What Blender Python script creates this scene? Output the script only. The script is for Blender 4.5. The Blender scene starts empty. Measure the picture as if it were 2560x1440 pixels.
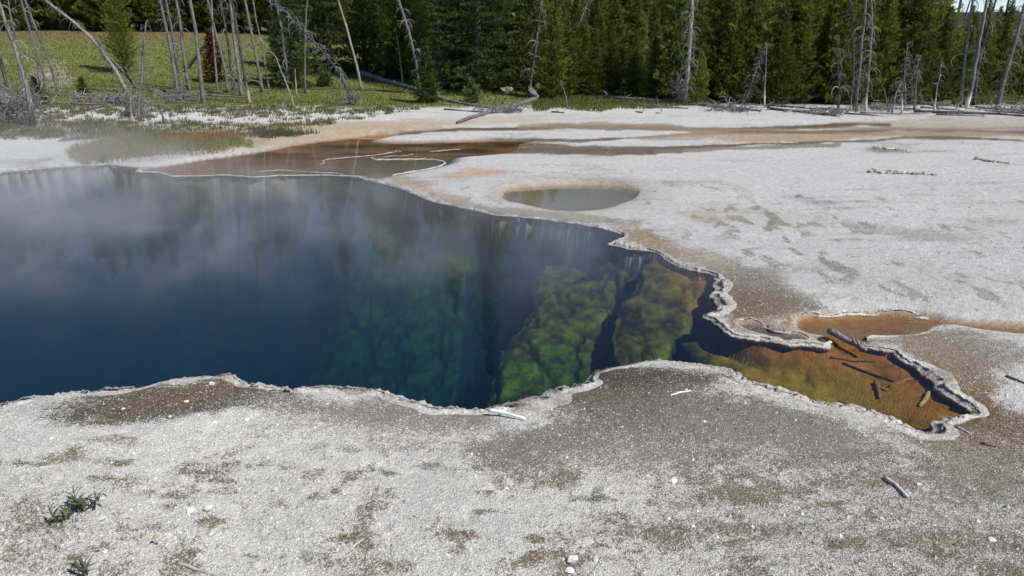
import bpy, math, random
import numpy as np
from mathutils import Vector

# ------------------------------------------------------------------ camera, sky, sun, exposure
scene = bpy.context.scene
COL = scene.collection
CAM_H = 3.0
PITCH = math.radians(18.6)
FPX = 2560 * 28.0 / 36.0
cam_data = bpy.data.cameras.new('camera')
cam_data.lens = 28.0
cam_data.sensor_width = 36.0
cam_data.clip_start = 0.05
cam_data.clip_end = 9000
cam = bpy.data.objects.new('camera', cam_data)
cam.location = (0, 0, CAM_H)
cam.rotation_euler = (math.radians(90) - PITCH, 0, 0)
COL.objects.link(cam)
scene.camera = cam

SUN_EL = math.radians(50)
SUN_AZ = (0.80, -0.60)          # horizontal direction towards the sun
world = bpy.data.worlds.new('World')
scene.world = world
world.use_nodes = True
wn = world.node_tree
bg = wn.nodes['Background']
sky = wn.nodes.new('ShaderNodeTexSky')
sky.sky_type = 'NISHITA'
sky.sun_disc = False
sky.sun_elevation = SUN_EL
sky.sun_rotation = math.atan2(SUN_AZ[0], SUN_AZ[1])
sky.altitude = 2300
sky.air_density = 0.75
sky.dust_density = 0.0
sky.ozone_density = 2.5
bg.inputs['Strength'].default_value = 0.095
wn.links.new(sky.outputs[0], bg.inputs['Color'])

sd = bpy.data.lights.new('sun', 'SUN')
sd.energy = 4.2
sd.angle = math.radians(0.53)
sd.color = (1.0, 0.965, 0.91)
sun = bpy.data.objects.new('sun', sd)
h = math.hypot(*SUN_AZ)
sv = Vector((SUN_AZ[0] / h * math.cos(SUN_EL), SUN_AZ[1] / h * math.cos(SUN_EL), math.sin(SUN_EL)))
sun.rotation_euler = sv.to_track_quat('Z', 'Y').to_euler()
sun.location = (20, -10, 30)
COL.objects.link(sun)

scene.view_settings.view_transform = 'Standard'
scene.view_settings.look = 'None'
scene.view_settings.exposure = 0.42
scene.view_settings.gamma = 1.0
scene.view_settings.use_curve_mapping = False
scene.render.engine = 'CYCLES'
cy = scene.cycles
cy.max_bounces = 8
cy.diffuse_bounces = 3
cy.glossy_bounces = 3
cy.transparent_max_bounces = 16
cy.volume_bounces = 1
cy.volume_step_rate = 1.0
cy.volume_max_steps = 64
cy.caustics_reflective = False
cy.caustics_refractive = False

# ------------------------------------------------------------------ helpers
CP, SP = math.cos(PITCH), math.sin(PITCH)


def ray(px, py):
    dx = (px - 1280) / FPX
    dy = -(py - 720) / FPX
    return (dx, CP + dy * SP, -SP + dy * CP)


def P(px, py, z=0.0):
    d = ray(px, py)
    t = (z - CAM_H) / d[2]
    return (d[0] * t, d[1] * t, z)


def PY(px, py, Y):
    d = ray(px, py)
    t = Y / d[1]
    return Vector((d[0] * t, Y, CAM_H + d[2] * t))


def project(X, Y, Z):
    f = Y * CP - (Z - CAM_H) * SP
    u = Y * SP + (Z - CAM_H) * CP
    f = np.maximum(f, 0.05)
    return 1280 + FPX * X / f, 720 - FPX * u / f


def hash2(ix, iy, seed):
    n = (ix.astype(np.int64) * 374761393 + iy.astype(np.int64) * 668265263 + seed * 974634777) & 0x7fffffff
    n = ((n ^ (n >> 13)) * 1274126177) & 0x7fffffff
    n = n ^ (n >> 16)
    return (n & 0xffff) / 65535.0


def vnoise(x, y, seed=0):
    x = np.asarray(x, float)
    y = np.asarray(y, float)
    ix = np.floor(x)
    iy = np.floor(y)
    fx = x - ix
    fy = y - iy
    fx = fx * fx * (3 - 2 * fx)
    fy = fy * fy * (3 - 2 * fy)
    a = hash2(ix, iy, seed)
    b = hash2(ix + 1, iy, seed)
    c = hash2(ix, iy + 1, seed)
    d = hash2(ix + 1, iy + 1, seed)
    return (a * (1 - fx) + b * fx) * (1 - fy) + (c * (1 - fx) + d * fx) * fy


def fbm(x, y, seed=0, octs=4):
    s = 0.0
    a = 0.5
    t = 0.0
    for o in range(octs):
        s = s + a * vnoise(x * 2 ** o + 17.3 * o, y * 2 ** o - 9.1 * o, seed + o * 31)
        t += a
        a *= 0.55
    return s / t


def sstep(a, b, x):
    t = np.clip((np.asarray(x, float) - a) / (b - a), 0, 1)
    return t * t * (3 - 2 * t)


def sdf(poly, X, Y):
    """signed distance, negative inside"""
    p = np.asarray(poly, float)
    X = np.asarray(X, float).ravel()
    Y = np.asarray(Y, float).ravel()
    best = np.full(X.shape, 1e18)
    inside = np.zeros(X.shape, bool)
    n = len(p)
    for i in range(n):
        ax, ay = p[i]
        bx, by = p[(i + 1) % n]
        ex, ey = bx - ax, by - ay
        wx, wy = X - ax, Y - ay
        t = np.clip((wx * ex + wy * ey) / (ex * ex + ey * ey + 1e-12), 0, 1)
        dd = (wx - t * ex) ** 2 + (wy - t * ey) ** 2
        np.minimum(best, dd, out=best)
        if ay != by:
            c = ((ay > Y) != (by > Y)) & (X < (bx - ax) * (Y - ay) / (by - ay) + ax)
            inside ^= c
    r = np.sqrt(best)
    return np.where(inside, -r, r)


def pldist(pts, X, Y):
    p = np.asarray(pts, float)
    best = np.full(X.shape, 1e18)
    for i in range(len(p) - 1):
        ax, ay = p[i]
        bx, by = p[i + 1]
        ex, ey = bx - ax, by - ay
        wx, wy = X - ax, Y - ay
        t = np.clip((wx * ex + wy * ey) / (ex * ex + ey * ey + 1e-12), 0, 1)
        np.minimum(best, (wx - t * ex) ** 2 + (wy - t * ey) ** 2, out=best)
    return np.sqrt(best)


def tag(o, label=None, cat=None, group=None, kind=None):
    if label:
        o['label'] = label
    if cat:
        o['category'] = cat
    if group:
        o['group'] = group
    if kind:
        o['kind'] = kind
    return o


def link(name, data, parent=None, loc=(0, 0, 0)):
    o = bpy.data.objects.new(name, data)
    COL.objects.link(o)
    o.location = loc
    if parent is not None:
        o.parent = parent
    return o


def empty(name, loc, label=None, cat=None, group=None, rz=0.0):
    o = bpy.data.objects.new(name, None)
    o.empty_display_size = 0.1
    COL.objects.link(o)
    o.location = loc
    o.rotation_euler = (0, 0, rz)
    return tag(o, label, cat, group)


def np_mesh(name, V, F, mat, C=None, extra=None, smooth=False):
    """V (n,3), F (m,k) with uniform k, C (n,3) vertex colours"""
    me = bpy.data.meshes.new(name)
    V = np.asarray(V, np.float32)
    F = np.asarray(F, np.int32)
    k = F.shape[1]
    me.vertices.add(len(V))
    me.vertices.foreach_set('co', V.ravel())
    me.loops.add(F.size)
    me.loops.foreach_set('vertex_index', F.ravel())
    me.polygons.add(len(F))
    me.polygons.foreach_set('loop_start', np.arange(0, F.size, k, dtype=np.int32))
    me.polygons.foreach_set('loop_total', np.full(len(F), k, np.int32))
    me.polygons.foreach_set('use_smooth', np.full(len(F), bool(smooth)))
    if C is not None:
        a = me.color_attributes.new('Col', 'FLOAT_COLOR', 'POINT')
        c4 = np.ones((len(V), 4), np.float32)
        c4[:, :3] = C
        a.data.foreach_set('color', c4.ravel())
    if extra:
        for nm, arr in extra.items():
            a = me.attributes.new(nm, 'FLOAT', 'POINT')
            a.data.foreach_set('value', np.asarray(arr, np.float32).ravel())
    me.update()
    me.validate()
    me.materials.append(mat)
    return me


class MB:
    """collects tubes and lumps in python lists"""

    def __init__(self):
        self.v = []
        self.f = []
        self.c = []

    def tube(self, pts, radii, n=5, col=(1, 1, 1), cols=None, rough=0.0, rng=None, cap=True):
        pts = [Vector(p) for p in pts]
        m = len(pts)
        base = len(self.v)
        up = Vector((0.13, 0.31, 0.94))
        for i, p in enumerate(pts):
            a = pts[min(i + 1, m - 1)] - pts[max(i - 1, 0)]
            if a.length < 1e-9:
                a = Vector((0, 0, 1))
            a.normalize()
            s = a.cross(up)
            if s.length < 0.15:
                s = a.cross(Vector((1, 0.2, 0)))
            s.normalize()
            t = a.cross(s)
            r = radii[i]
            c = cols[i] if cols else col
            for k in range(n):
                th = 2 * math.pi * k / n
                rr = r * (1 + (rng.uniform(-rough, rough) if rng and rough else 0))
                self.v.append(p + (s * math.cos(th) + t * math.sin(th)) * rr)
                self.c.append(c)
        for i in range(m - 1):
            for k in range(n):
                a0 = base + i * n + k
                a1 = base + i * n + (k + 1) % n
                self.f.append((a0, a1, a1 + n))
                self.f.append((a0, a1 + n, a0 + n))
        if cap:
            for i, flip in ((0, True), (m - 1, False)):
                b = base + i * n
                for k in range(1, n - 1):
                    self.f.append((b, b + k + 1, b + k) if flip else (b, b + k, b + k + 1))

    def lump(self, c, r, rng, col, sq=(1, 1, 1), j=0.3):
        t = (1 + 5 ** .5) / 2
        iv = [(-1, t, 0), (1, t, 0), (-1, -t, 0), (1, -t, 0), (0, -1, t), (0, 1, t), (0, -1, -t), (0, 1, -t),
              (t, 0, -1), (t, 0, 1), (-t, 0, -1), (-t, 0, 1)]
        fs = [(0, 11, 5), (0, 5, 1), (0, 1, 7), (0, 7, 10), (0, 10, 11), (1, 5, 9), (5, 11, 4), (11, 10, 2), (10, 7, 6), (7, 1, 8),
              (3, 9, 4), (3, 4, 2), (3, 2, 6), (3, 6, 8), (3, 8, 9), (4, 9, 5), (2, 4, 11), (6, 2, 10), (8, 6, 7), (9, 8, 1)]
        b = len(self.v)
        for q in iv:
            v = Vector(q).normalized() * r * (1 + rng.uniform(-j, j))
            self.v.append(Vector((c[0] + v.x * sq[0], c[1] + v.y * sq[1], c[2] + v.z * sq[2])))
            self.c.append(col)
        for f in fs:
            self.f.append(tuple(b + q for q in f))

    def mesh(self, name, mat, smooth=True):
        return np_mesh(name, np.array([tuple(v) for v in self.v]), np.array(self.f), mat, np.array(self.c), smooth=smooth)


# ------------------------------------------------------------------ materials
def new_mat(name):
    m = bpy.data.materials.new(name)
    m.use_nodes = True
    nt = m.node_tree
    nt.nodes.clear()
    out = nt.nodes.new('ShaderNodeOutputMaterial')
    return m, nt, out


def N(nt, t, **kw):
    n = nt.nodes.new(t)
    for k, v in kw.items():
        if k in n.inputs:
            n.inputs[k].default_value = v
        else:
            setattr(n, k, v)
    return n


def math_node(nt, op, a, b=None, clamp=False):
    n = nt.nodes.new('ShaderNodeMath')
    n.operation = op
    n.use_clamp = clamp
    for i, x in enumerate((a, b)):
        if x is None:
            continue
        if hasattr(x, 'links'):
            nt.links.new(x, n.inputs[i])
        else:
            n.inputs[i].default_value = x
    return n.outputs[0]


def map_range(nt, x, a, b, c=0.0, d=1.0, smooth=False):
    n = nt.nodes.new('ShaderNodeMapRange')
    n.interpolation_type = 'SMOOTHSTEP' if smooth else 'LINEAR'
    nt.links.new(x, n.inputs['Value'])
    n.inputs['From Min'].default_value = a
    n.inputs['From Max'].default_value = b
    n.inputs['To Min'].default_value = c
    n.inputs['To Max'].default_value = d
    return n.outputs['Result']


def mix_col(nt, fac, a, b, mode='MIX'):
    n = nt.nodes.new('ShaderNodeMix')
    n.data_type = 'RGBA'
    n.blend_type = mode
    for sock, x in ((n.inputs['Factor'], fac), (n.inputs['A'], a), (n.inputs['B'], b)):
        pass
    ins = [s for s in n.inputs if s.enabled]
    f, A, B = ins[0], ins[1], ins[2]
    for s, x in ((f, fac), (A, a), (B, b)):
        if hasattr(x, 'links'):
            nt.links.new(x, s)
        elif isinstance(x, (int, float)):
            s.default_value = x
        else:
            s.default_value = (*x, 1)
    return [o for o in n.outputs if o.enabled][0]


def noise(nt, vec, scale, detail=3, rough=0.55, dist=0.0):
    n = nt.nodes.new('ShaderNodeTexNoise')
    n.inputs['Scale'].default_value = scale
    n.inputs['Detail'].default_value = detail
    n.inputs['Roughness'].default_value = rough
    n.inputs['Distortion'].default_value = dist
    if vec is not None:
        nt.links.new(vec, n.inputs['Vector'])
    return n.outputs['Fac']


def attr(nt, name):
    n = nt.nodes.new('ShaderNodeAttribute')
    n.attribute_name = name
    return n


def mat_ground():
    m, nt, out = new_mat('sinter_ground')
    geo = nt.nodes.new('ShaderNodeNewGeometry')
    pos = geo.outputs['Position']
    col = attr(nt, 'Col').outputs['Color']
    spk = attr(nt, 'spk').outputs['Fac']
    wet = attr(nt, 'wet').outputs['Fac']
    col2 = attr(nt, 'Col2').outputs['Color']
    mixf = attr(nt, 'mixf').outputs['Fac']
    n1 = noise(nt, pos, 55, 4, 0.65)
    n2 = noise(nt, pos, 9, 4, 0.6)
    n3 = noise(nt, pos, 130, 2, 0.6)
    g = math_node(nt, 'ADD', math_node(nt, 'MULTIPLY', map_range(nt, n1, 0.3, 0.7), 0.36), math_node(nt, 'MULTIPLY', map_range(nt, n2, 0.3, 0.7), 0.26))
    # g 0..0.62 -> factor around 1
    fac = math_node(nt, 'ADD', g, 0.69)
    gr = math_node(nt, 'ADD', math_node(nt, 'MULTIPLY', noise(nt, pos, 75, 3, 0.7), 0.62), math_node(nt, 'MULTIPLY', noise(nt, pos, 17, 4, 0.65), 0.38))
    gr = map_range(nt, gr, 0.36, 0.64)
    f = math_node(nt, 'ADD', math_node(nt, 'MULTIPLY', math_node(nt, 'SUBTRACT', mixf, gr), 3.2), 0.5, True)
    f = math_node(nt, 'MULTIPLY', f, map_range(nt, mixf, 0.0, 0.12))
    col = mix_col(nt, f, col, col2)
    vm = nt.nodes.new('ShaderNodeVectorMath')
    vm.operation = 'SCALE'
    nt.links.new(col, vm.inputs[0])
    nt.links.new(fac, vm.inputs['Scale'])
    c1 = vm.outputs[0]
    # dark specks and gaps between crumbs
    sp = math_node(nt, 'MULTIPLY', map_range(nt, n3, 0.50, 0.64, 0, 1), spk, True)
    c2 = mix_col(nt, math_node(nt, 'MULTIPLY', sp, 0.75), c1, (0.055, 0.048, 0.038))
    # pale crumbs
    n4 = noise(nt, pos, 95, 2, 0.5)
    fl = math_node(nt, 'MULTIPLY', map_range(nt, n4, 0.58, 0.68, 0, 1), spk, True)
    c3 = mix_col(nt, math_node(nt, 'MULTIPLY', fl, 0.7), c2, (0.56, 0.55, 0.53))
    b = N(nt, 'ShaderNodeBsdfPrincipled')
    nt.links.new(c3, b.inputs['Base Color'])
    nt.links.new(map_range(nt, wet, 0, 1, 0.9, 0.32), b.inputs['Roughness'])
    nt.links.new(map_range(nt, wet, 0, 1, 0.08, 0.5), b.inputs['Specular IOR Level'])
    bp = N(nt, 'ShaderNodeBump')
    bp.inputs['Strength'].default_value = 1.0
    bp.inputs['Distance'].default_value = 0.02
    hsum = math_node(nt, 'ADD', n1, math_node(nt, 'MULTIPLY', n2, 1.5))
    hsum = math_node(nt, 'ADD', hsum, math_node(nt, 'MULTIPLY', n3, 0.6))
    nt.links.new(hsum, bp.inputs['Height'])
    nt.links.new(bp.outputs[0], b.inputs['Normal'])
    nt.links.new(b.outputs[0], out.inputs['Surface'])
    return m


def mat_col(name, rough=0.85, nscale=30, namp=0.4, trans=0.0, bump=0.0, bscale=40, stretch=None, spec=0.2, ovar=0.15):
    """vertex colour times noise"""
    m, nt, out = new_mat(name)
    tc = nt.nodes.new('ShaderNodeTexCoord')
    vec = tc.outputs['Object']
    if stretch:
        mp = nt.nodes.new('ShaderNodeMapping')
        mp.inputs['Scale'].default_value = stretch
        nt.links.new(vec, mp.inputs['Vector'])
        vec = mp.outputs[0]
    col = attr(nt, 'Col').outputs['Color']
    nz = noise(nt, vec, nscale, 4, 0.6)
    fac = map_range(nt, nz, 0.3, 0.7, 1 - namp, 1 + namp)
    oi = nt.nodes.new('ShaderNodeObjectInfo')
    fac = math_node(nt, 'MULTIPLY', fac, map_range(nt, oi.outputs['Random'], 0, 1, 1 - ovar, 1 + ovar))
    vm = nt.nodes.new('ShaderNodeVectorMath')
    vm.operation = 'SCALE'
    nt.links.new(col, vm.inputs[0])
    nt.links.new(fac, vm.inputs['Scale'])
    b = N(nt, 'ShaderNodeBsdfPrincipled')
    nt.links.new(vm.outputs[0], b.inputs['Base Color'])
    b.inputs['Roughness'].default_value = rough
    b.inputs['Specular IOR Level'].default_value = spec
    if bump:
        bp = N(nt, 'ShaderNodeBump')
        bp.inputs['Strength'].default_value = 0.8
        bp.inputs['Distance'].default_value = bump
        nt.links.new(noise(nt, vec, bscale, 4, 0.6), bp.inputs['Height'])
        nt.links.new(bp.outputs[0], b.inputs['Normal'])
    sh = b.outputs[0]
    if trans:
        tr = N(nt, 'ShaderNodeBsdfTranslucent')
        nt.links.new(vm.outputs[0], tr.inputs['Color'])
        mx = nt.nodes.new('ShaderNodeMixShader')
        mx.inputs[0].default_value = trans
        nt.links.new(sh, mx.inputs[1])
        nt.links.new(tr.outputs[0], mx.inputs[2])
        sh = mx.outputs[0]
    nt.links.new(sh, out.inputs['Surface'])
    return m


def mat_water():
    m, nt, out = new_mat('spring_water')
    geo = nt.nodes.new('ShaderNodeNewGeometry')
    mp = nt.nodes.new('ShaderNodeMapping')
    mp.inputs['Scale'].default_value = (1.0, 1.7, 1.0)
    nt.links.new(geo.outputs['Position'], mp.inputs['Vector'])
    nz = nt.nodes.new('ShaderNodeTexNoise')
    nz.inputs['Scale'].default_value = 7.0
    nz.inputs['Detail'].default_value = 2.0
    nt.links.new(mp.outputs[0], nz.inputs['Vector'])
    v1 = nt.nodes.new('ShaderNodeVectorMath')
    v1.operation = 'SUBTRACT'
    nt.links.new(nz.outputs['Color'], v1.inputs[0])
    v1.inputs[1].default_value = (0.5, 0.5, 0.5)
    v2 = nt.nodes.new('ShaderNodeVectorMath')
    v2.operation = 'MULTIPLY_ADD'
    nt.links.new(v1.outputs[0], v2.inputs[0])
    v2.inputs[1].default_value = (0.022, 0.022, 0.0)
    nt.links.new(geo.outputs['Normal'], v2.inputs[2])
    bp = nt.nodes.new('ShaderNodeVectorMath')
    bp.operation = 'NORMALIZE'
    nt.links.new(v2.outputs[0], bp.inputs[0])
    fr = N(nt, 'ShaderNodeFresnel')
    fr.inputs['IOR'].default_value = 1.33
    nt.links.new(bp.outputs[0], fr.inputs['Normal'])
    tr = N(nt, 'ShaderNodeBsdfTransparent')
    gl = N(nt, 'ShaderNodeBsdfGlossy')
    gl.inputs['Roughness'].default_value = 0.015
    nt.links.new(bp.outputs[0], gl.inputs['Normal'])
    mx = nt.nodes.new('ShaderNodeMixShader')
    nt.links.new(fr.outputs[0], mx.inputs[0])
    nt.links.new(tr.outputs[0], mx.inputs[1])
    nt.links.new(gl.outputs[0], mx.inputs[2])
    nt.links.new(mx.outputs[0], out.inputs['Surface'])
    ab = N(nt, 'ShaderNodeVolumeAbsorption')
    ab.inputs['Color'].default_value = (0.36, 0.70, 0.74, 1)
    ab.inputs['Density'].default_value = 0.50
    sc = N(nt, 'ShaderNodeVolumeScatter')
    sc.inputs['Color'].default_value = (0.14, 0.41, 0.88, 1)
    sc.inputs['Density'].default_value = 0.027
    ad = nt.nodes.new('ShaderNodeAddShader')
    nt.links.new(ab.outputs[0], ad.inputs[0])
    nt.links.new(sc.outputs[0], ad.inputs[1])
    nt.links.new(ad.outputs[0], out.inputs['Volume'])
    return m


def mat_steam():
    m, nt, out = new_mat('steam_volume')
    geo = nt.nodes.new('ShaderNodeNewGeometry')
    pos = geo.outputs['Position']
    sx = nt.nodes.new('ShaderNodeSeparateXYZ')
    nt.links.new(pos, sx.inputs[0])
    mp = nt.nodes.new('ShaderNodeMapping')
    mp.inputs['Scale'].default_value = (0.75, 0.55, 0.9)
    nt.links.new(pos, mp.inputs['Vector'])
    n = noise(nt, mp.outputs[0], 1.0, 4, 0.58, 0.9)
    d = map_range(nt, n, 0.40, 0.68, 0.06, 1.1, True)
    hfall = map_range(nt, sx.outputs['Z'], 0.0, 1.5, 1, 0, True)
    left = map_range(nt, sx.outputs['X'], 3.2, -9.0, 0.28, 1.25)
    yx = math_node(nt, 'ADD', sx.outputs['Y'], math_node(nt, 'MULTIPLY', sx.outputs['X'], 0.5))
    yb = math_node(nt, 'MULTIPLY', map_range(nt, sx.outputs['Y'], 7.4, 9.2, 0, 1, True), map_range(nt, yx, 14.3, 11.3, 0, 1, True))
    xb = map_range(nt, sx.outputs['X'], 4.2, 2.4, 0, 1, True)
    f = math_node(nt, 'MULTIPLY', d, hfall)
    f = math_node(nt, 'MULTIPLY', f, left)
    f = math_node(nt, 'MULTIPLY', f, yb)
    f = math_node(nt, 'MULTIPLY', f, xb)
    f = math_node(nt, 'MULTIPLY', f, 0.28)
    pv = N(nt, 'ShaderNodeVolumeScatter')
    pv.inputs['Color'].default_value = (0.97, 0.98, 1.0, 1)
    pv.inputs['Anisotropy'].default_value = 0.2
    nt.links.new(f, pv.inputs['Density'])
    nt.links.new(pv.outputs[0], out.inputs['Volume'])
    return m


M_GROUND = mat_ground()
M_RIM = mat_col('sinter_rim', 0.88, 34, 0.38, bump=0.028, bscale=48)
M_PEBBLE = mat_col('sinter_crumb', 0.9, 60, 0.15)
M_GRASS = mat_col('grass_blade', 0.7, 3, 0.12, trans=0.5)
M_NEEDLE = mat_col('needle_foliage', 0.7, 1.2, 0.30, trans=0.45, ovar=0.30)
M_BARK = mat_col('living_bark', 0.9, 20, 0.35, bump=0.02, bscale=30)
M_WOOD = mat_col('weathered_wood', 0.85, 9, 0.62, bump=0.01, bscale=30, stretch=(3, 3, 0.6))
M_LOG = mat_col('weathered_log', 0.85, 12, 0.35, bump=0.01, bscale=25)
M_ROCK = mat_col('pale_rock', 0.88, 25, 0.2, bump=0.01, bscale=50)
M_LEAF = mat_col('herb_leaf', 0.55, 25, 0.2, trans=0.25)
M_WATER = mat_water()
M_STEAM = mat_steam()

# ------------------------------------------------------------------ traced shore lines (photo pixels laid onto the ground)
# x, y, rim width in metres
MAIN = [(-420, 1120, 0.180), (-200, 1062, 0.180), (0, 1020, 0.180), (60, 1008, 0.180), (100, 1001, 0.180), (150, 994, 0.162), (200, 989, 0.144), (300, 983, 0.153), (360, 974, 0.144), (400, 964, 0.054),
        (420, 960, 0.090), (450, 952, 0.117), (480, 949, 0.072), (530, 946, 0.054), (570, 940, 0.090), (592, 950, 0.117), (612, 962, 0.135), (640, 970, 0.162), (700, 981, 0.162), (760, 980, 0.153), (830, 976, 0.144),
        (900, 977, 0.153), (945, 983, 0.153), (980, 993, 0.153), (1010, 1005, 0.153), (1050, 1018, 0.153), (1110, 1027, 0.144), (1165, 1029, 0.135), (1208, 1032, 0.135),
        (1262, 1029, 0.153), (1273, 1022, 0.180), (1313, 1013, 0.198), (1346, 1000, 0.198), (1374, 991, 0.189), (1407, 980, 0.180), (1447, 975, 0.153), (1475, 966, 0.117),
        (1478, 952, 0.081), (1490, 937, 0.081), (1515, 928, 0.081), (1551, 919, 0.072), (1598, 912, 0.072), (1652, 909, 0.072), (1714, 913, 0.090), (1768, 917, 0.099),
        (1808, 926, 0.117), (1844, 941, 0.135), (1869, 953, 0.144), (1887, 961, 0.153), (1905, 970, 0.171), (1941, 976, 0.189), (1976, 988, 0.180), (2005, 1000, 0.180),
        (2029, 1009, 0.180), (2064, 1014, 0.180), (2117, 1023, 0.198), (2159, 1030, 0.198), (2201, 1044, 0.140), (2237, 1055, 0.140), (2251, 1072, 0.153),
        (2282, 1083, 0.126), (2310, 1087, 0.126), (2335, 1083, 0.126), (2346, 1072, 0.144), (2363, 1055, 0.140), (2391, 1050, 0.140), (2430, 1040, 0.105), (2416, 1020, 0.112),
        (2398, 1006, 0.112), (2377, 995, 0.112), (2353, 977, 0.119), (2342, 958, 0.119), (2321, 939, 0.112), (2293, 921, 0.105), (2258, 900, 0.091), (2230, 883, 0.084),
        (2194, 874, 0.070), (2160, 868, 0.039), (2153, 855, 0.017), (2130, 850, 0.000), (2085, 850, 0.000), (2068, 858, 0.028), (2064, 868, 0.077), (2043, 866, 0.077), (2005, 862, 0.072), (1976, 866, 0.066), (1927, 853, 0.066), (1871, 847, 0.072),
        (1829, 842, 0.083), (1800, 822, 0.094), (1788, 808, 0.088), (1766, 796, 0.077), (1790, 786, 0.176), (1806, 775, 0.194), (1800, 758, 0.194), (1796, 742, 0.194), (1797, 722, 0.176), (1795, 707, 0.150),
        (1789, 690, 0.066), (1755, 679, 0.050), (1720, 672, 0.050), (1695, 666, 0.050), (1676, 655, 0.055), (1662, 644, 0.050), (1642, 631, 0.039), (1610, 627, 0.028), (1580, 623, 0.033),
        (1533, 614, 0.033), (1517, 612, 0.033), (1533, 605, 0.055), (1558, 598, 0.077), (1562, 590, 0.066), (1533, 580, 0.055), (1490, 567, 0.056), (1447, 560, 0.049),
        (1407, 554, 0.049), (1331, 545, 0.049), (1273, 540, 0.042), (1236, 537, 0.042), (1187, 525, 0.042), (1152, 518, 0.049), (1102, 508, 0.042), (1067, 500, 0.063),
        (1046, 488, 0.035), (1025, 481, 0.056), (990, 467, 0.063), (958, 459, 0.063), (934, 452, 0.077), (905, 445, 0.077), (870, 440, 0.042), (800, 438, 0.032),
        (703, 439, 0.028), (633, 443, 0.035), (545, 438, 0.035), (492, 441, 0.042), (432, 441, 0.056), (397, 432, 0.049), (341, 429, 0.056), (348, 420, 0.056),
        (267, 411, 0.028), (246, 412, 0.028), (158, 417, 0.025), (53, 426, 0.021), (0, 431, 0.021), (-200, 455, 0.021), (-500, 520, 0.035), (-900, 640, 0.100), (-1100, 860, 0.150),
        (-900, 1080, 0.180)]
TERRACE = [(341, 428), (432, 439), (545, 436), (703, 437), (800, 436), (905, 442), (940, 443), (976, 440), (1046, 428), (1092, 419), (1140, 405), (1118, 395), (1204, 389),
           (1257, 384), (1300, 376), (1290, 362), (1330, 351), (1257, 352), (1134, 356), (1011, 359), (905, 355), (985, 340), (1011, 333), (900, 344), (800, 356), (745, 362), (668, 380),
           (577, 393), (499, 402), (446, 415), (352, 422)]
STREAM = [(1990, 805), (2033, 792), (2117, 788), (2205, 786), (2258, 789), (2328, 802), (2433, 816), (2560, 823), (2760, 850), (2760, 872), (2560, 841), (2504, 840),
          (2451, 832), (2381, 819), (2330, 817), (2312, 824), (2312, 837), (2293, 843), (2170, 840), (2154, 852), (2160, 872), (2110, 880), (2066, 872), (2064, 851), (2057, 840), (2012, 838), (1994, 823)]
BROWN = [(1836, 812), (1885, 812), (1927, 829), (1994, 836), (2028, 846), (2012, 853), (1962, 853), (1934, 845), (1899, 838), (1857, 826)]
POND = [(1246, 480), (1264, 473), (1310, 471), (1362, 467), (1426, 465), (1503, 464), (1549, 467), (1580, 478), (1591, 488), (1580, 502), (1545, 517), (1503, 527), (1450, 532),
        (1398, 529), (1348, 522), (1303, 511), (1257, 503), (1253, 495), (1266, 487)]


def world_poly(pp):
    return np.array([P(p[0], p[1], 0.0)[:2] for p in pp])


def refine(pp, step, seed, amp):
    """resample a closed outline (n,2 or n,3) with a fractal wobble"""
    p = np.asarray(pp, float)
    out = []
    n = len(p)
    for i in range(n):
        a, b = p[i], p[(i + 1) % n]
        L = np.hypot(*(b - a)[:2])
        k = max(1, int(L / step))
        for j in range(k):
            out.append(a + (b - a) * j / k)
    out = np.array(out)
    # light smoothing of the corners
    for _ in range(2):
        out[:, :2] = 0.5 * out[:, :2] + 0.25 * (np.roll(out[:, :2], 1, 0) + np.roll(out[:, :2], -1, 0))
    d = np.roll(out[:, :2], -1, 0) - np.roll(out[:, :2], 1, 0)
    nrm = np.stack([d[:, 1], -d[:, 0]], 1)
    nrm /= np.linalg.norm(nrm, axis=1)[:, None] + 1e-9
    w = (fbm(out[:, 0] * 5, out[:, 1] * 5, seed, 4) - 0.5) * 2
    out[:, :2] += nrm * (w * amp)[:, None]
    return out, nrm


MAIN_W = np.array([(*P(p[0], p[1], 0.0)[:2], p[2]) for p in MAIN])
MAIN_S, _ = refine(MAIN_W, 0.10, 3, 0.05)
MAIN_POLY = MAIN_S[:, :2]
TERR_POLY = refine(world_poly(TERRACE), 0.25, 5, 0.06)[0]
STREAM_POLY = refine(world_poly(STREAM), 0.12, 7, 0.05)[0]
BROWN_POLY = refine(world_poly(BROWN), 0.1, 8, 0.05)[0]
POND_POLY = refine(world_poly(POND), 0.15, 9, 0.03)[0]

# algae mounds and ledges under water: px, py, depth of top, radius along x, radius along y, drop, rotation
MOUNDS = [
    (930, 480, 0.8, 1.3, 0.7, 1.5, 0.0), (1075, 500, 0.14, 0.5, 0.16, 0.8, -0.4), (1240, 545, 0.18, 0.8, 0.12, 0.8, -0.15), (1545, 592, 0.16, 0.42, 0.22, 0.8, -0.3),
    (1395, 980, 0.16, 0.52, 0.11, 0.9, 0.32),
]
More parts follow.
